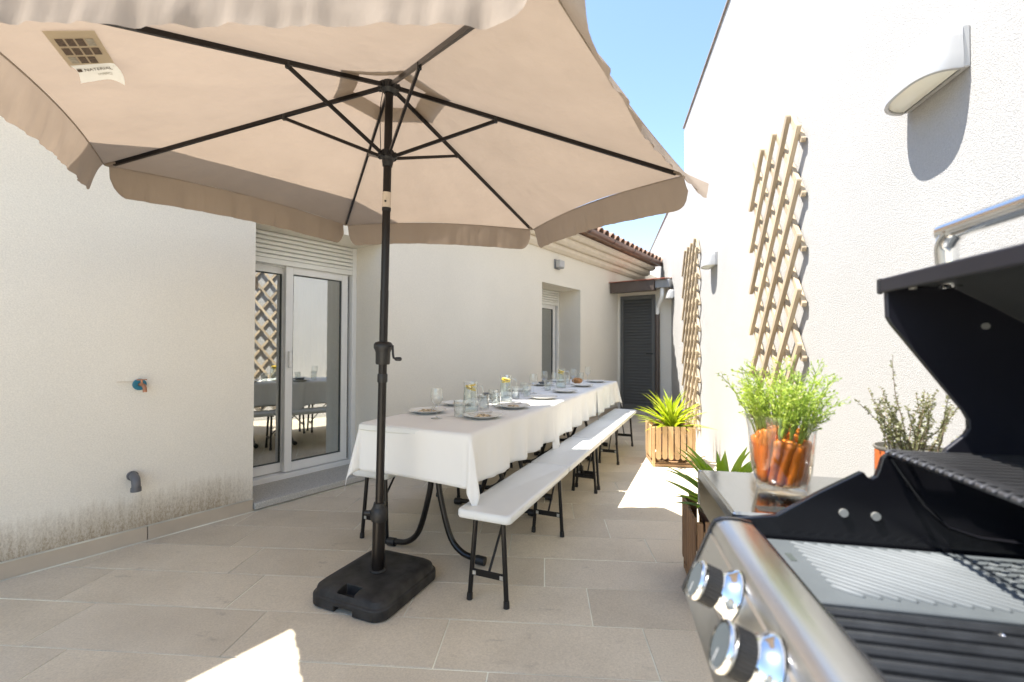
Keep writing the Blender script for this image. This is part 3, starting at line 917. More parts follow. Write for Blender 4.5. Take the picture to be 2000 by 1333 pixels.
# care sticker stuck under the left front panel
tl = W(-1.29, 1.262, 2.018); ex = Vector((0.076, 0.038, 0.028)); ey = Vector((-0.060, 0.1035, 0.0015)) * 1.0
ex = ex.normalized(); ez = ex.cross(ey).normalized(); ey = ez.cross(ex).normalized()
if ez.z > 0: ez = -ez
SWD, SHT = 0.092, 0.20
def stick(u, v, h=0.004):
    curl = max(0, v - 0.74) ** 2 * 0.35 + max(0, u + v - 1.62) ** 2 * 0.12
    return tl + ex * u * SWD + ey * v * SHT + ez * (h + curl)
stk = MB().grid(lambda u, v: stick(-0.12 + 1.25 * u, -0.2 + 0.96 * v), 10, 12).build('care_sticker', M['sticker'], par, smooth=180)
MB().grid(lambda u, v: stick(-0.10 + 1.22 * u + 0.10 * sin(v * 3), 0.70 + 0.30 * v - 0.05 * u, 0.005), 14, 10).build('sticker_strip', M['paper'], stk, smooth=180)
for r_ in range(3):
    for c_ in range(4):
        if r_ == 2 and c_ == 3: continue
        mm = M['ink_grey'] if (r_, c_) in ((0, 3), (2, 0)) else M['ink']
        u0, v0 = 0.02 + c_ * 0.25, -0.02 + r_ * 0.235
        MB().grid(lambda u, v: stick(u0 + 0.2 * u, v0 + 0.185 * v, 0.006), 3, 3).build('pictogram', mm, stk)


def text_mesh(body, name, size, mtx_fn, m, parent):
    cu = bpy.data.curves.new(name, 'FONT'); cu.body = body; cu.size = size
    ob = bpy.data.objects.new(name, cu); COL.objects.link(ob)
    bpy.context.view_layer.update()
    dg = bpy.context.evaluated_depsgraph_get()
    me = bpy.data.meshes.new_from_object(ob.evaluated_get(dg))
    for v in me.vertices:
        v.co = mtx_fn(v.co.x, v.co.y)
    bpy.data.objects.remove(ob)
    me.materials.append(m)
    o = bpy.data.objects.new(name, me); COL.objects.link(o); o.parent = parent
    return o


text_mesh('\u25A0 NATERIAL', 'lettering', 0.016, lambda x, y: stick(0.0 + x / SWD, 0.845 - y / SHT - 0.05 * x / SWD, 0.0075), M['ink'], stk)
text_mesh('HYPERC2', 'lettering', 0.009, lambda x, y: stick(0.52 + x / SWD, 0.905 - y / SHT - 0.05 * x / SWD, 0.0075), M['ink_grey'], stk)

# ------------------------------------------------------------------ tables, cloths, benches
T0 = Vector((-0.2, 2.193, 0)); TV = Vector((0.396, 0.918, 0)).normalized()
TA = math.atan2(TV.y, TV.x)
TU = Vector((-TV.y, TV.x, 0))          # across the table, away from the camera's right
TWD = 0.70
tp_ = lambda t, y, z=0.0: T0 + TV * t + TU * y + Vector((0, 0, z))


def table(t0, L, legs, label):
    o = empty('folding_table', tp_(t0, 0), TA)
    tag(o, label, 'table', 'folding tables under the white cloths')
    MB().bbox(0, L, 0.004, TWD - 0.004, 0.705, 0.738, 0.006).build('table_top', M['bench'], o)
    for x in legs:
        for s in (-1, 1):
            y = TWD / 2
            pts = smooth_path([(x, y + s * 0.021, 0.704), (x, y + s * 0.021, 0.44), (x, y + s * 0.05, 0.28), (x, y + s * 0.105, 0.115), (x, y + s * 0.18, 0.045), (x, y + s * 0.275, 0.028)], 6)
            MB().tube(pts, 0.0165, 12).build('leg', M['leg'], o, smooth=60)
            MB().tube([(x, y + s * 0.265, 0.026), (x, y + s * 0.315, 0.024)], 0.0235, 12).build('foot_cap', M['black_plastic'], o, smooth=50)
        MB().bbox(x - 0.015, x + 0.015, TWD / 2 - 0.06, TWD / 2 + 0.06, 0.66, 0.70, 0.003).build('leg_bracket', M['leg'], o)
        d = 1 if x < L / 2 else -1
        MB().tube([(x, TWD / 2, 0.45), (x + d * 0.26, TWD / 2, 0.703)], 0.008, 8).build('brace', M['leg'], o)
    return o


table(0.012, 1.235, (0.225, 0.99), 'folding table with curved black legs nearest the parasol')
table(1.262, 1.24, (0.10, 1.02), 'middle folding table of the long white row')
table(2.512, 1.245, (0.16, 0.92), 'folding table at the louvred door end of the row')


def cloth(t0, t1, z, over_near, over_far, seed, label, skew=0.0, tipn=0.0, drop=0.262, flat_near=False, flat_far=False):
    """sheet over t0..t1: hanging sides, pointed corners where it overhangs an end"""
    L = t1 - t0
    nt_, ns = int(L / 0.018) + 1, 66
    W_ = TWD
    o = empty('x'); bpy.data.objects.remove(o)
    R_ = 0.010

    def bend(q):          # arc length q past the edge -> (out, down)
        if q <= 0: return 0.0, 0.0
        a = min(q / R_, pi / 2)
        out, dn = R_ * sin(a), R_ * (1 - cos(a))
        rest = max(0, q - R_ * pi / 2)
        return out, dn + rest

    def P(a, c):
        x = -over_near + a * (L + over_near + over_far)
        y = -drop + c * (W_ + 2 * drop)
        ox = -x if x < 0 else (x - L if x > L else 0)
        sx = -1 if x < 0 else 1
        oy = -y if y < 0 else (y - W_ if y > W_ else 0)
        sy = -1 if y < 0 else 1
        bx, by = min(max(x, 0), L), min(max(y, 0), W_)
        n1 = noise.noise(Vector((x * 2.1, y * 2.1, seed)))
        if ox == 0 and oy == 0:
            near_e = min(bx, L - bx, by, W_ - by)
            cr = sum(math.exp(-((q_ / 0.006) ** 2)) for q_ in (bx - L * 0.33, bx - L * 0.66, by - W_ * 0.5))
            zz = z + 0.0012 * n1 + 0.0006 * sin(17 * y + seed) + 0.0016 * cr
            return (t0 + bx + skew * by / W_, by, zz)
        if ox == 0:
            ext = 1.0 + (tipn / drop) * math.exp(-x / 0.11) if tipn else 1.0
            out, dn = bend(oy * ext)
            k = (oy / drop)
            fold = 0.004 * k * sin(x * 63 + 2 * noise.noise(Vector((x * 5, seed, 1)))) + 0.021 * k * (sin(x * 21 + seed + 2.5 * noise.noise(Vector((x * 3, seed, 0)))) + 0.7 * noise.noise(Vector((x * 7, seed, 3))))
            out += fold + 0.006 * k + (0.024 * k * math.exp(-x / 0.08) if tipn else 0)
            return (t0 + bx + skew * by / W_, by + sy * out, z - dn)
        if oy == 0:
            out, dn = bend(ox)
            k = ox / drop
            out += 0.010 * k * (sin(y * 9 + seed) + noise.noise(Vector((y * 5, seed, 9)))) + 0.008 * k
            return (t0 + bx + skew * by / W_ + sx * out, by, z - dn)
        r = math.hypot(ox, oy); th = math.atan2(oy, ox)
        out, dn = bend(r)
        s2 = sin(2 * th)
        # the surplus folds into a hanging cone
        flare = out + r * (0.24 * s2 + 0.05 * sin(6 * th) * s2)
        kx = 0.010 * (r / drop) * (1 - th / (pi / 2)); ky = 0.010 * (r / drop) * (th / (pi / 2))
        return (t0 + bx + skew * by / W_ + sx * (flare * cos(th) + kx), by + sy * (flare * sin(th) + ky), z - dn)
    m = MB().grid(P, nt_ + 20, ns)
    ob = m.build('tablecloth', M['cloth'], None, smooth=180)
    ob.location = T0; ob.rotation_euler = (0, 0, TA)
    sd_ = ob.modifiers.new('thick', 'SOLIDIFY'); sd_.thickness = 0.0012; sd_.offset = 1
    return tag(ob, label, 'tablecloth', 'white tablecloths along the long table')


cloth(0.0, 1.40, 0.7405, 0.262, 0.0, 1.3, 'white tablecloth with a pointed corner hanging over the bench end, nearest the parasol', skew=0.05)
cloth(1.20, 2.90, 0.7440, 0.0, 0.0, 5.1, 'middle white tablecloth, its corner folded down over the nearer cloth', tipn=0.16, skew=0.08)
cloth(2.66, 3.765, 0.7475, 0.0, 0.20, 9.7, 'far white tablecloth ending by the louvred door', tipn=0.09, skew=0.06)


def bench(t0, y0, L, legx, label, z=0.425):
    o = empty('folding_bench', tp_(t0, y0), TA)
    tag(o, label, 'bench', 'white folding benches beside the long table')
    hw = 0.132
    for (a, b_) in ((0, L / 2 - 0.003), (L / 2 + 0.003, L)):
        cx_ = (a + b_) / 2; hx = (b_ - a) / 2
        def rr(inset, zz):
            return [(p[0] + cx_, p[1], p[2]) for p in rrect(hx - inset, hw - inset, 0.022, zz, 4)]
        MB().loft([rr(0.010, z - 0.040), rr(0.003, z - 0.037), rr(0.0, z - 0.028), rr(0.0, z - 0.008), rr(0.003, z - 0.002), rr(0.008, z), rr(0.016, z), rr(0.02, z - 0.0015)]).build('seat_half', M['bench'], o, smooth=60)
    for x in legx:
        dirx = 1 if x < L * 0.6 else -1
        for s in (-1, 1):
            MB().tube([(x, s * 0.068, z - 0.041), (x - dirx * 0.012, s * 0.092, 0.022)], 0.0115, 10).build('leg', M['leg'], o, smooth=60)
            MB().tube([(x - dirx * 0.012, s * 0.0917, 0.03), (x - dirx * 0.013, s * 0.093, 0.0)], [0.0135, 0.0145], 10).build('foot_cap', M['black_plastic'], o, smooth=60)
        MB().bbox(x - dirx * 0.008 - 0.004, x - dirx * 0.008 + 0.004, -0.084, 0.084, 0.112, 0.142, 0.002).build('cross_bar', M['leg'], o)
        for s in (-1, 1):
            MB().box(x - dirx * 0.016 - 0.0012, x - dirx * 0.016 + 0.0012, s * 0.068 - 0.008, s * 0.068 + 0.008, 0.118, 0.136).build('bar_clip', M['zinc'], o)
        MB().tube([(x, 0.0, 0.135), (x + dirx * 0.22, 0.0, z - 0.04)], 0.0065, 8).build('brace', M['leg'], o, smooth=60)
        MB().bbox(x - 0.02, x + 0.02, -0.10, 0.10, z - 0.052, z - 0.0402, 0.002).build('leg_plate', M['leg'], o)
    return o


bench(-0.13, -0.135, 1.845, (0.07, 0.905, 1.79), 'white plastic folding bench nearest the camera, right of the table')
bench(1.735, -0.135, 1.90, (0.05, 0.92, 1.82), 'white folding bench farther off, half in sunlight beside the table')
bench(0.20, 0.785, 1.845, (0.07, 0.91, 1.79), 'folding bench behind the table, nearer the sliding door')
bench(2.06, 0.785, 1.845, (0.06, 0.92, 1.79), 'folding bench behind the table, towards the far louvred door')

# ------------------------------------------------------------------ table settings
ZC = lambda t: 0.7420 if t < 1.2 else (0.7455 if t < 2.66 else 0.7495)


def place(o, t, y, rz=0.0, dz=0.0):
    o.location = tp_(t, y, ZC(t) + dz + 0.0005)
    o.rotation_euler = (0, 0, rz)
    return o


plate_me = MB().lathe([(0.0, 0.006), (0.058, 0.006), (0.066, 0.0085), (0.078, 0.0135), (0.108, 0.021), (0.116, 0.0225), (0.1165, 0.0205), (0.109, 0.018), (0.08, 0.009), (0.066, 0.001), (0.0, 0.001)], 40, cap0=False, cap1=False).mesh('plate', M['china'], 50)
plates = [(0.50, 0.575, 'used white plate by the wine glass at the parasol end'), (0.46, 0.165, 'used white plate at the right edge, nearest the camera'),
          (0.92, 0.60, 'white plate partly hidden behind the first jug'), (0.94, 0.175, 'used white plate with yellow scraps near the first cloth joint'),
          (1.52, 0.165, 'clean white plate, fifth along the right edge from the far end'), (2.11, 0.16, 'clean white plate beside the middle wine glasses'),
          (2.78, 0.17, 'white plate in front of the bread'), (3.42, 0.165, 'farthest white plate, at the louvred door end'),
          (1.42, 0.60, 'white plate under a dark bowl on the wall side'), (2.73, 0.585, 'white plate on the wall side near the far jug'),
          (2.05, 0.59, 'white plate on the wall side behind the middle glasses'), (3.3, 0.58, 'farthest white plate on the wall side')]
for t, y, lb in plates:
    o = bpy.data.objects.new('plate', plate_me); COL.objects.link(o)
    tag(o, lb, 'plate', 'white dinner plates')
    place(o, t, y, random.uniform(0, 6))

for k, (t, y, lb) in enumerate(((1.42, 0.60, 'small dark bowl on the nearer wall side plate'), (2.73, 0.585, 'small dark bowl on the wall side plate by the far jug'))):
    o = MB().lathe([(0.0, 0.004), (0.03, 0.004), (0.05, 0.022), (0.058, 0.034), (0.055, 0.034), (0.047, 0.022), (0.028, 0.008), (0.0, 0.008)], 28, cap0=False, cap1=False).build('bowl', M['dark_napkin'], smooth=60)
    tag(o, lb, 'bowl', 'dark bowls'); place(o, t, y, 0, 0.0025)


def napkin(t, y, s, label):
    def P(u, v):
        x, yy = (u - .5) * 0.11 * s, (v - .5) * 0.08
        rr = max(abs(u - .5), abs(v - .5)) * 2
        return (x, yy, 0.009 + 0.02 * (1 - rr ** 2) * (0.6 + 0.5 * noise.noise(Vector((x * 40, yy * 40, t)))) + 0.006 * noise.noise(Vector((x * 90, yy * 90, t * 3))))
    o = MB().grid(P, 20, 16).build('paper_napkin', M['napkin'], smooth=180)
    tag(o, label, 'napkin', 'crumpled napkins on the plates')
    place(o, t, y, random.uniform(-0.6, 0.6) + TA)


napkin(0.46, 0.165, 1.1, 'crumpled printed napkin on the nearest right hand plate')
napkin(0.94, 0.175, 1.0, 'crumpled napkin with yellow scraps on the plate by the cloth joint')
napkin(0.50, 0.575, 1.0, 'crumpled napkin on the plate behind the wine glass')
napkin(0.92, 0.60, 0.9, 'crumpled napkin on the plate behind the first jug')


def fork(t, y, rz, label, dz=0.024):
    o = empty('fork'); tag(o, label, 'fork', 'forks left on the plates')
    MB().tube([(-0.10, 0, 0.0), (-0.02, 0, 0.004), (0.03, 0, 0.002)], [0.0045, 0.003, 0.003], 8).build('fork_handle', M['steel'], o, smooth=60)
    MB().bbox(0.0285, 0.052, -0.011, 0.011, 0.0005, 0.003, 0.0008).build('fork_head', M['steel'], o)
    for k in range(4):
        MB().tube([(0.051, -0.009 + k * 0.006, 0.002), (0.088, -0.0085 + k * 0.0057, 0.005)], 0.0012, 6).build('tine', M['steel'], o)
    place(o, t, y, rz, dz)


fork(0.48, 0.20, TA + 2.7, 'steel fork resting on the nearest right hand plate')
fork(0.97, 0.215, TA + 2.6, 'steel fork on the plate by the cloth joint')
fork(0.52, 0.55, TA + 0.5, 'steel fork on the plate behind the wine glass')


def wine_glass(label):
    o = empty('wine_glass'); tag(o, label, 'wine glass', 'stemmed wine glasses')
    MB().lathe([(0.008, 0.080), (0.020, 0.086), (0.031, 0.100), (0.0355, 0.120), (0.035, 0.140), (0.031, 0.172), (0.0305, 0.176)], 28, cap0=True, cap1=False).build('bowl', M['glass'], o, smooth=180)
    MB().tube([(0, 0, 0.006), (0, 0, 0.02), (0, 0, 0.06), (0, 0, 0.082)], [0.006, 0.0036, 0.0034, 0.008], 10).build('stem', M['glass'], o, smooth=180)
    MB().lathe([(0.033, 0.0), (0.0335, 0.0015), (0.015, 0.0045), (0.004, 0.008)], 28, cap0=True).build('foot', M['glass'], o, smooth=180)
    return o


def tumbler(label):
    o = empty('tumbler'); tag(o, label, 'tumbler', 'straight water tumblers')
    MB().lathe([(0.0315, 0.0), (0.0325, 0.004), (0.0345, 0.055), (0.036, 0.098), (0.0358, 0.1), (0.0345, 0.098), (0.0325, 0.05), (0.030, 0.009), (0.0, 0.008)], 28, cap0=True, cap1=False).build('tumbler_wall', M['glass'], o, smooth=50)
    return o


for t, y, lb in ((0.33, 0.40, 'wine glass nearest the parasol pole, standing alone'), (1.90, 0.39, 'wine glass in the middle of the table beside a tumbler'), (2.22, 0.29, 'wine glass just in front of the far jug'),
                 (2.93, 0.31, 'wine glass next to the bread'), (3.54, 0.30, 'farthest wine glass, by the louvred door'), (1.62, 0.52, 'wine glass on the wall side past the second jug'), (2.42, 0.47, 'wine glass on the wall side of the far jug')):
    place(wine_glass(lb), t, y)
for t, y, lb in ((0.44, 0.31, 'tumbler in front of the first jug, next to the nearest plate'), (0.80, 0.33, 'tumbler just behind the first jug'), (0.97, 0.32, 'tumbler between the first and second jug'),
                 (1.82, 0.45, 'tumbler standing beside the middle wine glass'), (2.24, 0.37, 'tumbler in front of the far jug'), (2.99, 0.40, 'tumbler behind the bread'), (3.59, 0.40, 'farthest tumbler, behind the last wine glass'),
                 (1.13, 0.42, 'tumbler on the wall side before the second jug'), (1.46, 0.38, 'tumbler just past the second jug'), (1.66, 0.36, 'tumbler between the second jug and the middle wine glass')):
    place(tumbler(lb), t, y)


def jug(label, rz):
    o = empty('water_jug'); tag(o, label, 'jug', 'glass jugs of lemon water')
    MB().lathe([(0.046, 0.0), (0.049, 0.004), (0.051, 0.03), (0.047, 0.09), (0.0425, 0.14), (0.043, 0.17), (0.047, 0.196)], 32, cap0=True, cap1=False).build('jug_wall', M['glass'], o, smooth=50)
    MB().lathe([(0.044, 0.006), (0.047, 0.03), (0.0435, 0.09), (0.0395, 0.14), (0.0395, 0.158)], 28).build('water', M['water'], o, smooth=50)
    MB().tube(smooth_path([(0.044, 0, 0.17), (0.075, 0, 0.168), (0.083, 0, 0.14), (0.078, 0, 0.09), (0.05, 0, 0.06)], 5), 0.0055, 8).build('handle', M['glass'], o, smooth=180)
    o.rotation_euler = (0, 0, rz)
    return o


for t, y, lb, ll in ((0.64, 0.345, 'first glass jug of lemon water, nearest the parasol', 'first'), (1.25, 0.37, 'second glass jug of lemon water along the table', 'second'), (2.57, 0.34, 'third glass jug of lemon water, nearest the louvred door', 'third')):
    place(jug(lb, 0), t, y, -0.3)
    for k in range(3):
        s = empty('lemon_slice')
        tag(s, 'lemon slices floating at the top of the %s jug' % ll, 'lemon slice', 'lemon slices in the %s jug' % ll)
        MB().lathe([(0.0, -0.004), (0.031, -0.004), (0.0325, 0.0), (0.031, 0.004), (0.0, 0.004)], 20, cap0=False, cap1=False).build('rind', M['lemon'], s, smooth=50)
        MB().lathe([(0.028, 0.0), (0.028, 0.0005)], 20, c=(0, 0, 0.0041)).build('flesh', M['lemon_in'], s)
        a = k * 2.1 + t
        place(s, t, y, 0, 0.148 + 0.011 * k)
        s.location += Vector((0.004 * cos(a), 0.004 * sin(a), 0))
        s.rotation_euler = (0.25 * sin(a * 3), 0.3 * cos(a), a)
br = MB()
br.loft([[((0.062 * sin(pi * i / 10)) * cos(2 * pi * k / 18) * (1 + 0.08 * noise.noise(Vector((k, i, 2)))), (0.05 * sin(pi * i / 10)) * sin(2 * pi * k / 18), 0.036 - 0.034 * cos(pi * i / 10)) for k in range(18)] for i in range(1, 10)])
place(tag(br.build('bread_loaf', M['bread'], smooth=180), 'round brown bread loaf on the far table', 'bread'), 3.09, 0.31)

# ------------------------------------------------------------------ planters
def leaf_mesh(name, L, wd, bend_, m, fold=0.25, n=9, tipw=0.0, base=0.5):
    vs, fs = [], []
    for i in range(n + 1):
        s = i / n
        a = bend_ * s
        x = L * (sin(a) / bend_ if bend_ else s) if bend_ else L * s
        # arc in x-z plane starting along +z
        xx = L * (1 - cos(bend_ * s)) / bend_; zz = L * sin(bend_ * s) / bend_
        ww = wd * (base + (1 - base) * min(1, s * 3.0)) * (1 - max(0, (s - 0.45) / 0.55) ** 1.6) + 0.0006
        nx, nz = cos(a), -sin(a)
        vs += [(xx - nx * fold * ww, -ww / 2, zz - nz * fold * ww), (xx, 0, zz), (xx - nx * fold * ww, ww / 2, zz - nz * fold * ww)]
    for i in range(n):
        b = i * 3
        fs += [(b, b + 1, b + 4, b + 3), (b + 1, b + 2, b + 5, b + 4)]
    return MB().add(vs, fs).mesh(name, m, 180)


def planter(loc, rz, S, H, label, wood, nsl=6):
    o = empty('wooden_planter', loc, rz)
    tag(o, label, 'planter', 'slatted wooden planter boxes')
    sw = (S - 0.05) / nsl
    pol = []
    hw = sw * 0.40
    top, bot = H, 0.075
    pol = [(-hw, top), (hw, top), (hw, bot + hw)] + [(hw * cos(a), bot + hw * 0.9 + hw * 0.9 * sin(a)) for a in [-pi * k / 8 for k in range(1, 8)]] + [(-hw, bot + hw)]
    sm_ = MB().prism(pol, lambda u, v, t: (u, t, v), -0.005, 0.005).mesh('slat', wood)
    for side in range(4):
        for k in range(nsl):
            p = 0.025 + sw * (k + 0.5)
            x, y, r = {0: (p, -0.006, 0), 1: (S + 0.006, p, pi / 2), 2: (p, S + 0.006, 0), 3: (-0.006, p, pi / 2)}[side]
            inst('slat', sm_, o, (x, y, random.uniform(-0.004, 0.004)), (0, random.uniform(-0.008, 0.008), r))
    pm = MB().bbox(-0.012, 0.012, -0.012, 0.012, 0, H - 0.01, 0.002).mesh('corner_post', wood)
    for x, y in ((0.012, 0.012), (S - 0.012, 0.012), (0.012, S - 0.012), (S - 0.012, S - 0.012)):
        inst('corner_post', pm, o, (x, y, 0.0))
    for z in (0.006, 0.12, H - 0.07):
        m = MB()
        MB().box(0.025, S - 0.025, 0.0, 0.016, z, z + 0.022).build('rail', M['frame_wood'], o)
        MB().box(0.025, S - 0.025, S - 0.016, S, z, z + 0.022).build('rail', M['frame_wood'], o)
        MB().box(0.0, 0.016, 0.025, S - 0.025, z, z + 0.022).build('rail', M['frame_wood'], o)
        MB().box(S - 0.016, S, 0.025, S - 0.025, z, z + 0.022).build('rail', M['frame_wood'], o)
    MB().box(0.02, S - 0.02, 0.02, S - 0.02, 0.029, 0.040).build('floor_board', M['frame_wood'], o)
    return o


def potted(loc, label, cat, m, nleaf, Lr, wr, spread, rz=0, seed=0, rpot=0.16, zpot=0.33, cnt=0):
    rnd = random.Random(seed)
    o = empty('potted_plant', loc, rz)
    tag(o, label, cat)
    MB().lathe([(rpot * 0.76, 0.0), (rpot * 0.96, zpot - 0.03), (rpot * 1.03, zpot - 0.03), (rpot * 1.05, zpot), (rpot * 0.99, zpot), (rpot * 0.94, zpot - 0.04), (0.0, zpot - 0.045)], 32, cap0=True, cap1=False).build('pot', M['pot'], o, smooth=45)
    def so_(u, v):
        a, r = 2 * pi * u, rpot * 0.93 * v
        return (r * cos(a), r * sin(a), zpot - 0.035 + 0.012 * noise.noise(Vector((r * cos(a) * 30, r * sin(a) * 30, seed))))
    MB().grid(so_, 30, 6).build('soil', M['soil'], o)
    meshes = []
    for k in range(7):
        meshes.append(leaf_mesh('leaf', Lr[0] + (Lr[1] - Lr[0]) * k / 6, rnd.uniform(*wr), rnd.uniform(0.25, 0.95), m))
    crowns = [(0, 0)] if not cnt else [(rnd.uniform(-0.07, 0.07), rnd.uniform(-0.07, 0.07)) for _ in range(cnt)]
    for k in range(nleaf):
        cx_, cy_ = crowns[k % len(crowns)]
        f = k / nleaf
        tilt = spread * (0.10 + 0.95 * (1 - f)) + rnd.uniform(-0.1, 0.1)
        az = k * 2.39996 + rnd.uniform(-0.3, 0.3)
        inst('leaf', meshes[rnd.randrange(7)], o, (cx_ + 0.012 * cos(az), cy_ + 0.012 * sin(az), zpot - 0.035 + 0.05 * f), (0, tilt, az), (1, 1, 1))
    return o


p1 = Vector((1.378, 4.458, 0.0)); r1 = R(-7.4)
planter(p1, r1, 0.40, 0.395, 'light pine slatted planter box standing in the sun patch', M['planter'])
c1 = p1 + Matrix.Rotation(r1, 3, 'Z') @ Vector((0.20, 0.20, 0.041))
potted(c1, 'bright yellow green spiky plant in the sunlit pine planter', 'plant', M['yucca'], 95, (0.24, 0.42), (0.022, 0.034), 1.15, 0, 3, 0.155, 0.33, 3)
r2 = R(-12.0)
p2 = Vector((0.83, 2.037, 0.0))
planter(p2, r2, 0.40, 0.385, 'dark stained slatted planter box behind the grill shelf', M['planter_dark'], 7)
c2 = p2 + Matrix.Rotation(r2, 3, 'Z') @ Vector((0.20, 0.20, 0.041))
potted(c2, 'green strap leaved plant in a brown pot behind the grill shelf', 'plant', M['strap'], 60, (0.24, 0.37), (0.038, 0.055), 0.9, 0, 8, 0.155, 0.335, 2)

# ------------------------------------------------------------------ gas grill (local: x = along its width away from camera, y = -depth)
GO = Vector((0.37, 0.756, 0))
gr = empty('gas_grill', GO, WA)
tag(gr, 'stainless and black gas grill with open lid in the right foreground', 'grill')
G = lambda a, b, z: (a, -b, z)
gp_ = lambda poly, m, name, a0, a1, **k: MB().prism(poly, lambda u, v, t: (t, -u, v), a0, a1).build(name, m, gr, **k)
AN = -0.78                     # near end of the grill
# bullnose + control panel as one folded sheet
prof = [(0.024, 0.846), (0.024, 0.868), (0.020, 0.874), (0.004, 0.8775), (-0.012, 0.8785), (-0.024, 0.877), (-0.034, 0.872), (-0.040, 0.862), (-0.0405, 0.855),
        (-0.044, 0.853), (-0.083, 0.757), (-0.080, 0.752), (0.0, 0.752), (0.0, 0.76), (-0.07, 0.762), (-0.034, 0.850), (0.016, 0.862), (0.016, 0.846)]
gp_(prof, M['inox'], 'front_panel', AN, -0.018, smooth=28)
gp_([(0.026, 0.83), (0.026, 0.869), (0.021, 0.876), (0.004, 0.8795), (-0.012, 0.8805), (-0.025, 0.879), (-0.036, 0.874), (-0.0425, 0.863), (-0.046, 0.853), (-0.086, 0.757), (-0.08, 0.748), (0.02, 0.748)], M['enamel'], 'panel_end_cap', -0.0178, -0.009)
# knobs
pn = Vector((0, 0.926, 0.378)).normalized()       # outward normal of the panel in local axes (y is -b)
for a in (-0.178, -0.313, -0.448, -0.583):
    basep = Vector(G(a, -0.0513, 0.8355)) + pn * 0.001
    q = Vector((0, 0, 1)).rotation_difference(pn).to_euler()
    kb = MB().lathe([(0.0345, 0.0), (0.034, 0.003), (0.028, 0.008), (0.0225, 0.016), (0.022, 0.019)], 40).build('knob_bezel', M['chrome'], gr, smooth=50)
    kb.location = basep; kb.rotation_euler = q
    m = MB(); n_ = 72; rings = []
    for z in (0.0195, 0.0385):
        rings.append([((0.0205 + (0.0009 if k % 2 else 0)) * cos(2 * pi * k / n_), (0.0205 + (0.0009 if k % 2 else 0)) * sin(2 * pi * k / n_), z) for k in range(n_)])
    m.loft(rings)
    ko = m.build('knob', M['black_plastic'], gr)
    ko.location = basep; ko.rotation_euler = q; ko.scale = (1.15, 1.15, 1.0)
    MB().lathe([(0.0205, 0.0386), (0.0222, 0.040), (0.0225, 0.0445), (0.021, 0.047), (0.0185, 0.0465)], 40, cap0=True, cap1=False).build('knob_ring', M['chrome'], ko, smooth=50)
    MB().lathe([(0.0186, 0.0455), (0.0186, 0.0462)], 32).build('knob_face', M['knob_face'], ko)
    MB().box(-0.0006, 0.0006, 0.004, 0.016, 0.0463, 0.0467).build('knob_mark', M['lampw'], ko)
    MB().lathe([(0.002, 0), (0.002, 0.0012)], 10).build('ignition_mark', M['ink'], gr, loc=Vector(G(a + 0.04, -0.0475, 0.8445)) + pn * 0.001)
# fire box: front, back, far end plate, near end plate, floor
gp_([(0.0265, 0.70), (0.0265, 0.862), (0.034, 0.862), (0.034, 0.70)], M['enamel'], 'fire_box_front', AN, 0.004)
endp = [(0.0, 0.70), (0.0, 0.873), (0.064, 0.883), (0.125, 0.924), (0.186, 0.9605), (0.191, 0.960), (0.195, 0.953), (0.201, 0.951), (0.207, 0.955), (0.211, 0.966), (0.216, 0.984), (0.222, 0.990), (0.228, 0.9905), (0.50, 0.9905), (0.50, 0.70)]
fe = gp_(endp, M['enamel'], 'end_plate', 0.004, 0.014, bevel=0.002)
gp_(endp, M['enamel'], 'end_plate', AN - 0.012, AN - 0.002, bevel=0.002)
MB().tube([(0.002, -b, z) for b, z in ((0.226, 0.985), (0.245, 0.955), (0.27, 0.915), (0.30, 0.885), (0.34, 0.872), (0.42, 0.866))], 0.003, 6).build('end_plate_bead', M['enamel'], gr, smooth=60)
for (b, z) in ((0.160, 0.895), (0.205, 0.893)):
    MB().tube([(0.0038, -b, z), (0.0008, -b, z)], 0.0065, 12).build('rivet', M['zinc'], gr, smooth=50)
gp_([(0.034, 0.70), (0.034, 0.706), (0.50, 0.706), (0.50, 0.70)], M['enamel'], 'fire_box_floor', AN, 0.0035)
gp_([(0.49, 0.7065), (0.49, 0.93), (0.497, 0.93), (0.497, 0.7065)], M['enamel'], 'fire_box_back', AN, 0.0035)
gp_([(0.0345, 0.826), (0.0345, 0.8355), (0.050, 0.8355), (0.050, 0.826)], M['enamel'], 'grate_ledge', AN, 0.0035)
gp_([(0.462, 0.826), (0.462, 0.8355), (0.4895, 0.8355), (0.4895, 0.826)], M['enamel'], 'grate_ledge', AN, 0.0035)
# griddle plate with diagonal ribs, then the holed half
ga0, ga1, gb0, gb1 = -0.192, -0.004, 0.040, 0.302
gd = MB().bbox(ga0, ga1, -gb1, -gb0, 0.836, 0.848, 0.002).build('griddle_plate', M['griddle'], gr)
MB().box(-0.083, -0.058, -0.062, -0.0535, 0.8482, 0.8487).build('grease_slot', M['seal'], gd)
slope = 0.78        # da per db, ribs run from far-front to near-back
ra0, ra1, rb0, rb1 = ga0 + 0.022, ga1 - 0.014, gb0 + 0.038, gb1 - 0.004
k = -26
while k < 30:
    c = k * 0.0148
    # a = ra1 - slope*(b - rb0) + c
    b0_, b1_ = rb0, rb1
    a_at = lambda b: ra1 - slope * (b - rb0) + c
    if a_at(b0_) > ra1: b0_ = rb0 + c / slope
    if a_at(b1_) < ra0: b1_ = rb0 + (ra1 + c - ra0) / slope
    if b1_ - b0_ > 0.012 and a_at(b0_) > ra0 + .004:
        pts = [Vector(G(a_at(b0_), b0_, 0.8483)), Vector(G(a_at(b1_), b1_, 0.8483))]
        d = (pts[1] - pts[0]).normalized()
        MB().tube([pts[0] - d * 0.003, pts[0], pts[1], pts[1] + d * 0.003], [0.001, 0.0034, 0.0034, 0.001], 8).build('griddle_rib', M['griddle_rib'], gd, smooth=60)
    k += 1
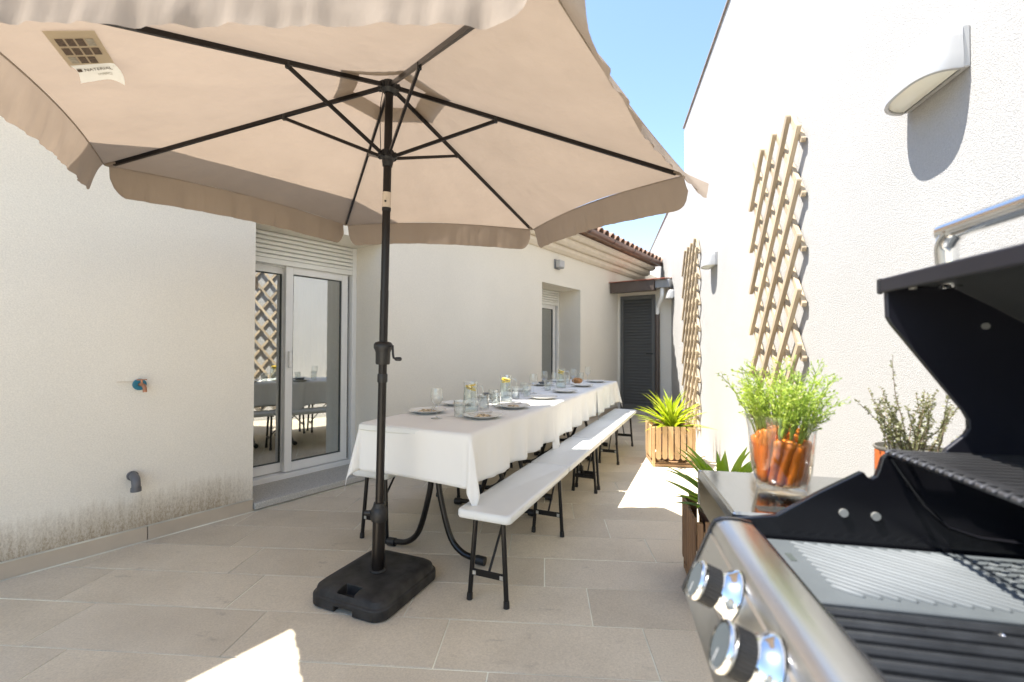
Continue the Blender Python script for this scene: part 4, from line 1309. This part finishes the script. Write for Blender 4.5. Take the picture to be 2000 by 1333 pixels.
# holed half: frame and crossing bars
hp = MB()
hb0, hb1 = 0.3035, 0.46
hf = frame_rect(MB(), 0, 1, 0, 1, 0, 1, 0.1)
hpm = MB()
hpm.box(ga0, ga1, -hb0 - 0.008, -hb0, 0.8365, 0.847); hpm.box(ga0, ga1, -hb1, -hb1 + 0.008, 0.8365, 0.847)
hpm.box(ga0, ga0 + 0.012, -hb1 + 0.0082, -hb0 - 0.0082, 0.8365, 0.847); hpm.box(ga1 - 0.012, ga1, -hb1 + 0.0082, -hb0 - 0.0082, 0.8365, 0.847)
hpo = hpm.build('holed_plate', M['griddle'], gr)
for sgn in (1, -1):
    k = -40
    while k < 60:
        c = k * 0.021
        lo, hi = ga0 + 0.012, ga1 - 0.012
        # a = c + sgn*slope*(b-hb0)
        cand = []
        bb = [hb0 + 0.008, hb1 - 0.008]
        t0_, t1_ = bb
        aa = lambda b: c + ga0 + sgn * slope * (b - hb0)
        for lim_ in (lo, hi):
            bx_ = hb0 + (lim_ - c - ga0) / (sgn * slope)
            if sgn * 1 > 0:
                if lim_ == lo: t0_ = max(t0_, bx_)
                else: t1_ = min(t1_, bx_)
            else:
                if lim_ == lo: t1_ = min(t1_, bx_)
                else: t0_ = max(t0_, bx_)
        if t1_ - t0_ > 0.006:
            MB().tube([G(aa(t0_), t0_, 0.842 if sgn > 0 else 0.8425), G(aa(t1_), t1_, 0.842 if sgn > 0 else 0.8425)], 0.005, 4, sq=(0.0075, 0.0085 if sgn > 0 else 0.007)).build('plate_bar', M['griddle_rib'] if sgn < 0 else M['griddle'], hpo)
        k += 1
# cast iron bar grates along the depth
ga = -0.2065
gm = MB()
prf = [(-0.0075, 0.836), (-0.0065, 0.845), (-0.003, 0.8485), (0.003, 0.8485), (0.0065, 0.845), (0.0075, 0.836)]
barm = MB().prism(prf, lambda u, v, t: (u, t, v), -0.462, -0.042).mesh('grate_bar', M['cast'])
k = 0
while ga - k * 0.0232 > AN + 0.01:
    inst('grate_bar', barm, gr, (ga - k * 0.0232, 0, 0))
    k += 1
for b in (0.045, 0.25, 0.452):
    MB().bbox(AN + 0.01, -0.1945, -b - 0.007, -b + 0.007, 0.8365, 0.8445, 0.002).build('grate_tie', M['cast'], gr)
for (a, b) in ((-0.218, 0.215), (-0.2412, 0.228), (-0.2644, 0.240)):
    MB().lathe([(0.005, 0), (0.0045, 0.003), (0.002, 0.0045)], 10).build('grease_bead', M['chrome'], gr, smooth=60, loc=G(a, b, 0.842))
# warming rack
rk = MB().tube([G(0.003, 0.222, 0.994), G(AN, 0.222, 0.994)], 0.0042, 8).build('warming_rack', M['rod'], gr, smooth=60)
MB().tube([G(0.003, 0.245, 0.9905), G(AN, 0.245, 0.9905)], 0.0036, 8).build('rack_rail', M['rod'], rk, smooth=60)
MB().tube([G(0.003, 0.42, 0.9905), G(AN, 0.42, 0.9905)], 0.0036, 8).build('rack_rail', M['rod'], rk, smooth=60)
rbm = MB().tube([(0, -0.215, 0.9945), (0, -0.222, 0.9985), (0, -0.245, 0.9968), (0, -0.43, 0.9968)], 0.0026, 8).mesh('rack_bar', M['rod'], 60)
k = 0
while 0.0 - 0.006 - k * 0.0165 > AN:
    inst('rack_bar', rbm, rk, (-0.006 - k * 0.0165, 0, 0)); k += 1
# lid: end cheeks, curved skin, lip and handle
cheek = [(0.217, 1.2535), (0.2185, 1.205), (0.224, 1.194), (0.318, 1.062), (0.324, 1.050), (0.3245, 1.036), (0.319, 1.026), (0.296, 1.004), (0.288, 0.99), (0.30, 0.965), (0.40, 0.925), (0.46, 0.915), (0.505, 0.94), (0.515, 1.03), (0.49, 1.11), (0.43, 1.172), (0.36, 1.217), (0.305, 1.2495)]
gp_(cheek, M['lid_black'], 'lid_cheek', -0.006, 0.004 - 0.001, bevel=0.002)
gp_(cheek, M['lid_black'], 'lid_cheek', AN - 0.001, AN + 0.008, bevel=0.002)
skin = [(0.217, 1.2535), (0.306, 1.2495), (0.361, 1.2175), (0.4315, 1.1725), (0.4925, 1.111), (0.5175, 1.03), (0.5075, 0.94)]
skin2 = [(0.521, 0.938), (0.531, 1.031), (0.504, 1.117), (0.439, 1.182), (0.366, 1.228), (0.308, 1.261), (0.217, 1.2655)]
gp_(skin + skin2, M['lid_grey'], 'lid_skin', AN - 0.002, 0.0042, smooth=40)
gp_([(0.2125, 1.243), (0.2125, 1.266), (0.2185, 1.266), (0.2185, 1.243)], M['lid_black'], 'lid_lip', AN, 0.004, bevel=0.003)
MB().bbox(0.0045, 0.0105, -0.2195, -0.2115, 1.242, 1.267, 0.002).build('lip_end_cap', M['black_plastic'], gr)
for (b, z) in ((0.245, 1.2515),):
    MB().tube([(-0.02, -b, z + 0.004), (-0.02, -b, z - 0.006)], 0.005, 10).build('rivet', M['zinc'], gr)
MB().tube([(-0.0065, -0.345, 1.19), (-0.010, -0.345, 1.19)], 0.005, 10).build('rivet', M['zinc'], gr)
hpth = smooth_path([G(-0.022, 0.292, 1.246), G(-0.022, 0.288, 1.29), G(-0.026, 0.286, 1.312), G(-0.045, 0.285, 1.326), G(-0.075, 0.285, 1.329), G(AN + 0.10, 0.285, 1.329), G(AN + 0.06, 0.286, 1.312), G(AN + 0.055, 0.292, 1.246)], 6)
MB().tube(hpth, 0.0140, 16).build('lid_handle', M['chrome'], gr, smooth=60)
# side shelf
sf = gr
sh = MB().bbox(0.0155, 0.288, -0.335, -0.0, 0.862, 0.880, 0.004).build('side_shelf', M['inox_shelf'], gr)
gp_([(-0.0015, 0.80), (-0.004, 0.8625), (-0.001, 0.8775), (0.0, 0.8775), (0.0, 0.80)], M['inox_shelf'], 'shelf_fascia', 0.0145, 0.288)
MB().bbox(0.2885, 0.296, -0.335, 0.004, 0.80, 0.8775, 0.002).build('shelf_end', M['inox_shelf'], gr)
for k in range(4):
    MB().box(0.030 + k * 0.0075, 0.0325 + k * 0.0075, -0.088 - 0.01 * (k % 2), -0.045, 0.8803, 0.8806).build('shelf_slot', M['seal'], sh)
# cart
MB().bbox(AN + 0.02, -0.03, -0.47, -0.045, 0.10, 0.698, 0.006).build('cart_body', M['enamel'], gr)
for (a0_, a1_) in ((AN + 0.03, -0.41), (-0.40, -0.04)):
    MB().bbox(a0_, a1_, -0.044, -0.03, 0.13, 0.68, 0.004).build('cart_door', M['inox'], gr)
    MB().tube([G(a1_ - 0.05 if a0_ < -0.5 else a0_ + 0.05, 0.0, 0.40), G(a1_ - 0.05 if a0_ < -0.5 else a0_ + 0.05, 0.0, 0.60)], 0.008, 10).build('door_pull', M['chrome'], gr, smooth=60)
for a in (AN + 0.08, -0.09):
    for b in (0.10, 0.42):
        MB().tube([(a, -b - 0.015, 0.05), (a, -b + 0.015, 0.05)], 0.05, 20).build('wheel', M['black_plastic'], gr, smooth=40)

# ------------------------------------------------------------------ vase of carrots on the side shelf
VO = GO + Matrix.Rotation(WA, 3, 'Z') @ Vector(G(0.165, 0.126, 0.8806))
va = empty('glass_vase', VO)
tag(va, 'clear flared glass vase filled with carrots on the grill shelf', 'vase')
vr = [(0.041, 0.0), (0.0435, 0.003), (0.0445, 0.010), (0.0445, 0.013), (0.047, 0.022), (0.052, 0.04), (0.0555, 0.075), (0.0585, 0.115), (0.0635, 0.146)]
MB().lathe(vr + [(0.0622, 0.147), (0.0570, 0.115), (0.0540, 0.075), (0.0505, 0.040), (0.046, 0.020), (0.036, 0.0125), (0.0, 0.0115)], 44, cap0=True, cap1=False).build('vase_wall', M['vase_glass'], va, smooth=60)
MB().lathe([(0.034, 0.0132), (0.0450, 0.0205), (0.0495, 0.041), (0.0530, 0.075), (0.0538, 0.090)], 36).build('water', M['refraction_tint_water'], va, smooth=50)
rnd = random.Random(11)


def carrot(k, x0, y0, x1, y1, z1, rr):
    """root from a tip near the floor of the vase up to its crown, stems and feathery leaves above"""
    o = empty('carrot', VO + Vector((x1, y1, z1)))
    tag(o, 'orange carrot with green tops packed in the glass vase', 'carrot', 'carrots in the glass vase')
    tip = Vector((x0, y0, 0.017)) - Vector((x1, y1, z1))
    n = 9; pts = []; rs = []
    for i in range(n + 1):
        s = i / n
        bendv = Vector((rnd.uniform(-1, 1), rnd.uniform(-1, 1), 0)) * 0.0012
        pts.append(tip * (1 - s) + bendv)
        rs.append(rr * (0.62 + 0.38 * s ** 0.8) * (1 + rnd.uniform(-0.04, 0.04)))
    pts.append(Vector((0, 0, 0.004))); rs.append(rr * 0.72)
    pts.append(Vector((0, 0, 0.006))); rs.append(rr * 0.3)
    MB().tube(pts, rs, 14).build('root', M['carrot'], o, smooth=180)
    st, lf = MB(), MB()
    up_ = (-tip).normalized()
    outd = Vector((x1, y1, 0))
    for s in range(rnd.randint(2, 4)):
        az = rnd.uniform(0, 2 * pi); sp = rnd.uniform(0.1, 0.6)
        d = (up_ * 0.7 + Vector((0, 0, 0.55)) + outd * 7.0 * rnd.uniform(0.3, 1.0) + Vector((cos(az), sin(az), 0)) * sp * 0.55).normalized()
        L = rnd.uniform(0.06, 0.15)
        curve = [Vector((cos(az) * 0.002, sin(az) * 0.002, 0.002))]
        for i in range(1, 8):
            q = i / 7
            curve.append(curve[0] + d * L * q + outd * 0.35 * q * q + Vector((0, 0, -0.018 * q ** 3)) + Vector((rnd.uniform(-1, 1), rnd.uniform(-1, 1), 0)) * 0.0015)
        st.tube(curve, [0.0019 - 0.0012 * i / 7 for i in range(8)], 6)
        # pinnate leaflets: many narrow lobes
        for i in range(2, 8):
            base = curve[i]; tang = (curve[i] - curve[i - 1]).normalized()
            for sd in (-1, 1):
                side = tang.cross(Vector((rnd.uniform(-.4, .4), rnd.uniform(-.4, .4), 1))).normalized() * sd
                bl = (0.026 - 0.012 * abs(i - 4) / 4) * rnd.uniform(0.7, 1.2)
                bd = (side * 0.8 + tang * 0.7 + Vector((0, 0, rnd.uniform(-0.2, 0.3)))).normalized()
                tipb = base + bd * bl
                st.tube([base, tipb], [0.0007, 0.0004], 4)
                for jj in range(3):
                    f = 0.5 + 0.5 * jj / 2
                    p = base + bd * bl * f
                    ld = (Vector((rnd.uniform(-1, 1), rnd.uniform(-1, 1), rnd.uniform(-0.6, 1))).normalized() + bd * 0.8).normalized()
                    ll = rnd.uniform(0.004, 0.0085); lw_ = rnd.uniform(0.0011, 0.0022)
                    sv = ld.cross(Vector((rnd.uniform(-1, 1), rnd.uniform(-1, 1), rnd.uniform(-1, 1)))).normalized() * lw_
                    lf.add([p, p + ld * ll * 0.5 + sv, p + ld * ll, p + ld * ll * 0.5 - sv], [(0, 1, 2, 3)])
    st.build('stems', M['carrot_stem'], o, smooth=180)
    tag(lf.build('feathery_leaves', M['carrot_green'], o), kind='stuff')


kk = 0
for ring_, (n_, rad, zc) in enumerate(((14, 0.0408, 0.106), (8, 0.0225, 0.113), (1, 0.002, 0.116))):
    for k in range(n_):
        a = 2 * pi * k / n_ + ring_ * 0.4 + rnd.uniform(-0.1, 0.1)
        tw = a - 0.42 + rnd.uniform(-0.12, 0.12)
        carrot(kk, rad * 0.88 * cos(tw), rad * 0.88 * sin(tw), rad * cos(a), rad * sin(a), zc + rnd.uniform(-0.016, 0.010), rnd.uniform(0.0102, 0.0124))
        kk += 1

# ------------------------------------------------------------------ herb in a ribbed tin at the back of the shelf
HO = GO + Matrix.Rotation(WA, 3, 'Z') @ Vector(G(0.225, 0.384, 0.0))
SHZ = 0.8806
# the shelf has a rear extension that carries the tin
MB().bbox(0.0155, 0.288, -0.49, -0.3352, 0.862, 0.8795, 0.004).build('shelf_rear', M['inox_shelf'], gr)
hr = empty('tin_of_herbs', Vector((HO.x, HO.y, SHZ - 0.0008)))
tag(hr, 'ribbed tin can with orange label holding a dry woody herb', 'potted herb')
tp2 = [(0.060, 0.0), (0.0625, 0.002)]
zz = 0.008
while zz < 0.072:
    tp2 += [(0.0605, zz), (0.0622, zz + 0.0035)]; zz += 0.007
tp2 += [(0.0612, 0.075), (0.064, 0.078), (0.064, 0.081), (0.0605, 0.081), (0.0595, 0.07), (0.0, 0.068)]
MB().lathe(tp2, 48, cap0=True, cap1=False).build('tin', M['tin'], hr, smooth=30)
lab = MB(); n_ = 8
def labp(u, v):
    a = 2.78 + 0.60 * u
    return (0.0636 * cos(a), 0.0636 * sin(a), 0.035 + 0.040 * v)
lab.grid(labp, 8, 2).build('paper_label', M['orange_label'], hr, smooth=180)
MB().lathe([(0.059, 0.066), (0.03, 0.0695), (0.0, 0.0705)], 24, cap0=True, cap1=False).build('soil', M['soil'], hr)
rnd = random.Random(5)
st, lf = MB(), MB()
for s in range(36):
    az = rnd.uniform(0, 2 * pi); r0 = rnd.uniform(0, 0.045)
    p = Vector((r0 * cos(az), r0 * sin(az), 0.068))
    d = Vector((cos(az) * rnd.uniform(0.1, 0.7), sin(az) * rnd.uniform(0.1, 0.7), 1.0)).normalized()
    if s == 0: d = Vector((-0.18, 0.05, 1)).normalized()
    L = rnd.uniform(0.07, 0.15) if s else 0.20
    pts = [p]; n_ = 10
    for i in range(n_):
        d = (d + Vector((rnd.uniform(-1, 1), rnd.uniform(-1, 1), rnd.uniform(-0.6, 0.9))) * 0.13).normalized()
        pts.append(pts[-1] + d * L / n_)
    st.tube(pts, [0.0011 - 0.0007 * i / n_ for i in range(n_ + 1)], 5)
    for i in range(2, n_ + 1):
        for _ in range(9):
            ld = Vector((rnd.uniform(-1, 1), rnd.uniform(-1, 1), rnd.uniform(-0.3, 1))).normalized()
            pp = pts[i].lerp(pts[i - 1], rnd.random())
            ll = rnd.uniform(0.004, 0.008); sv = ld.cross(Vector((rnd.uniform(-1, 1), rnd.uniform(-1, 1), 0.3))).normalized() * rnd.uniform(0.0012, 0.002)
            lf.add([pp, pp + ld * ll * .5 + sv, pp + ld * ll, pp + ld * ll * .5 - sv], [(0, 1, 2, 3)])
st.build('woody_stems', M['herb_stem'], hr, smooth=180)
tag(lf.build('herb_leaves', M['herb'], hr), kind='stuff')
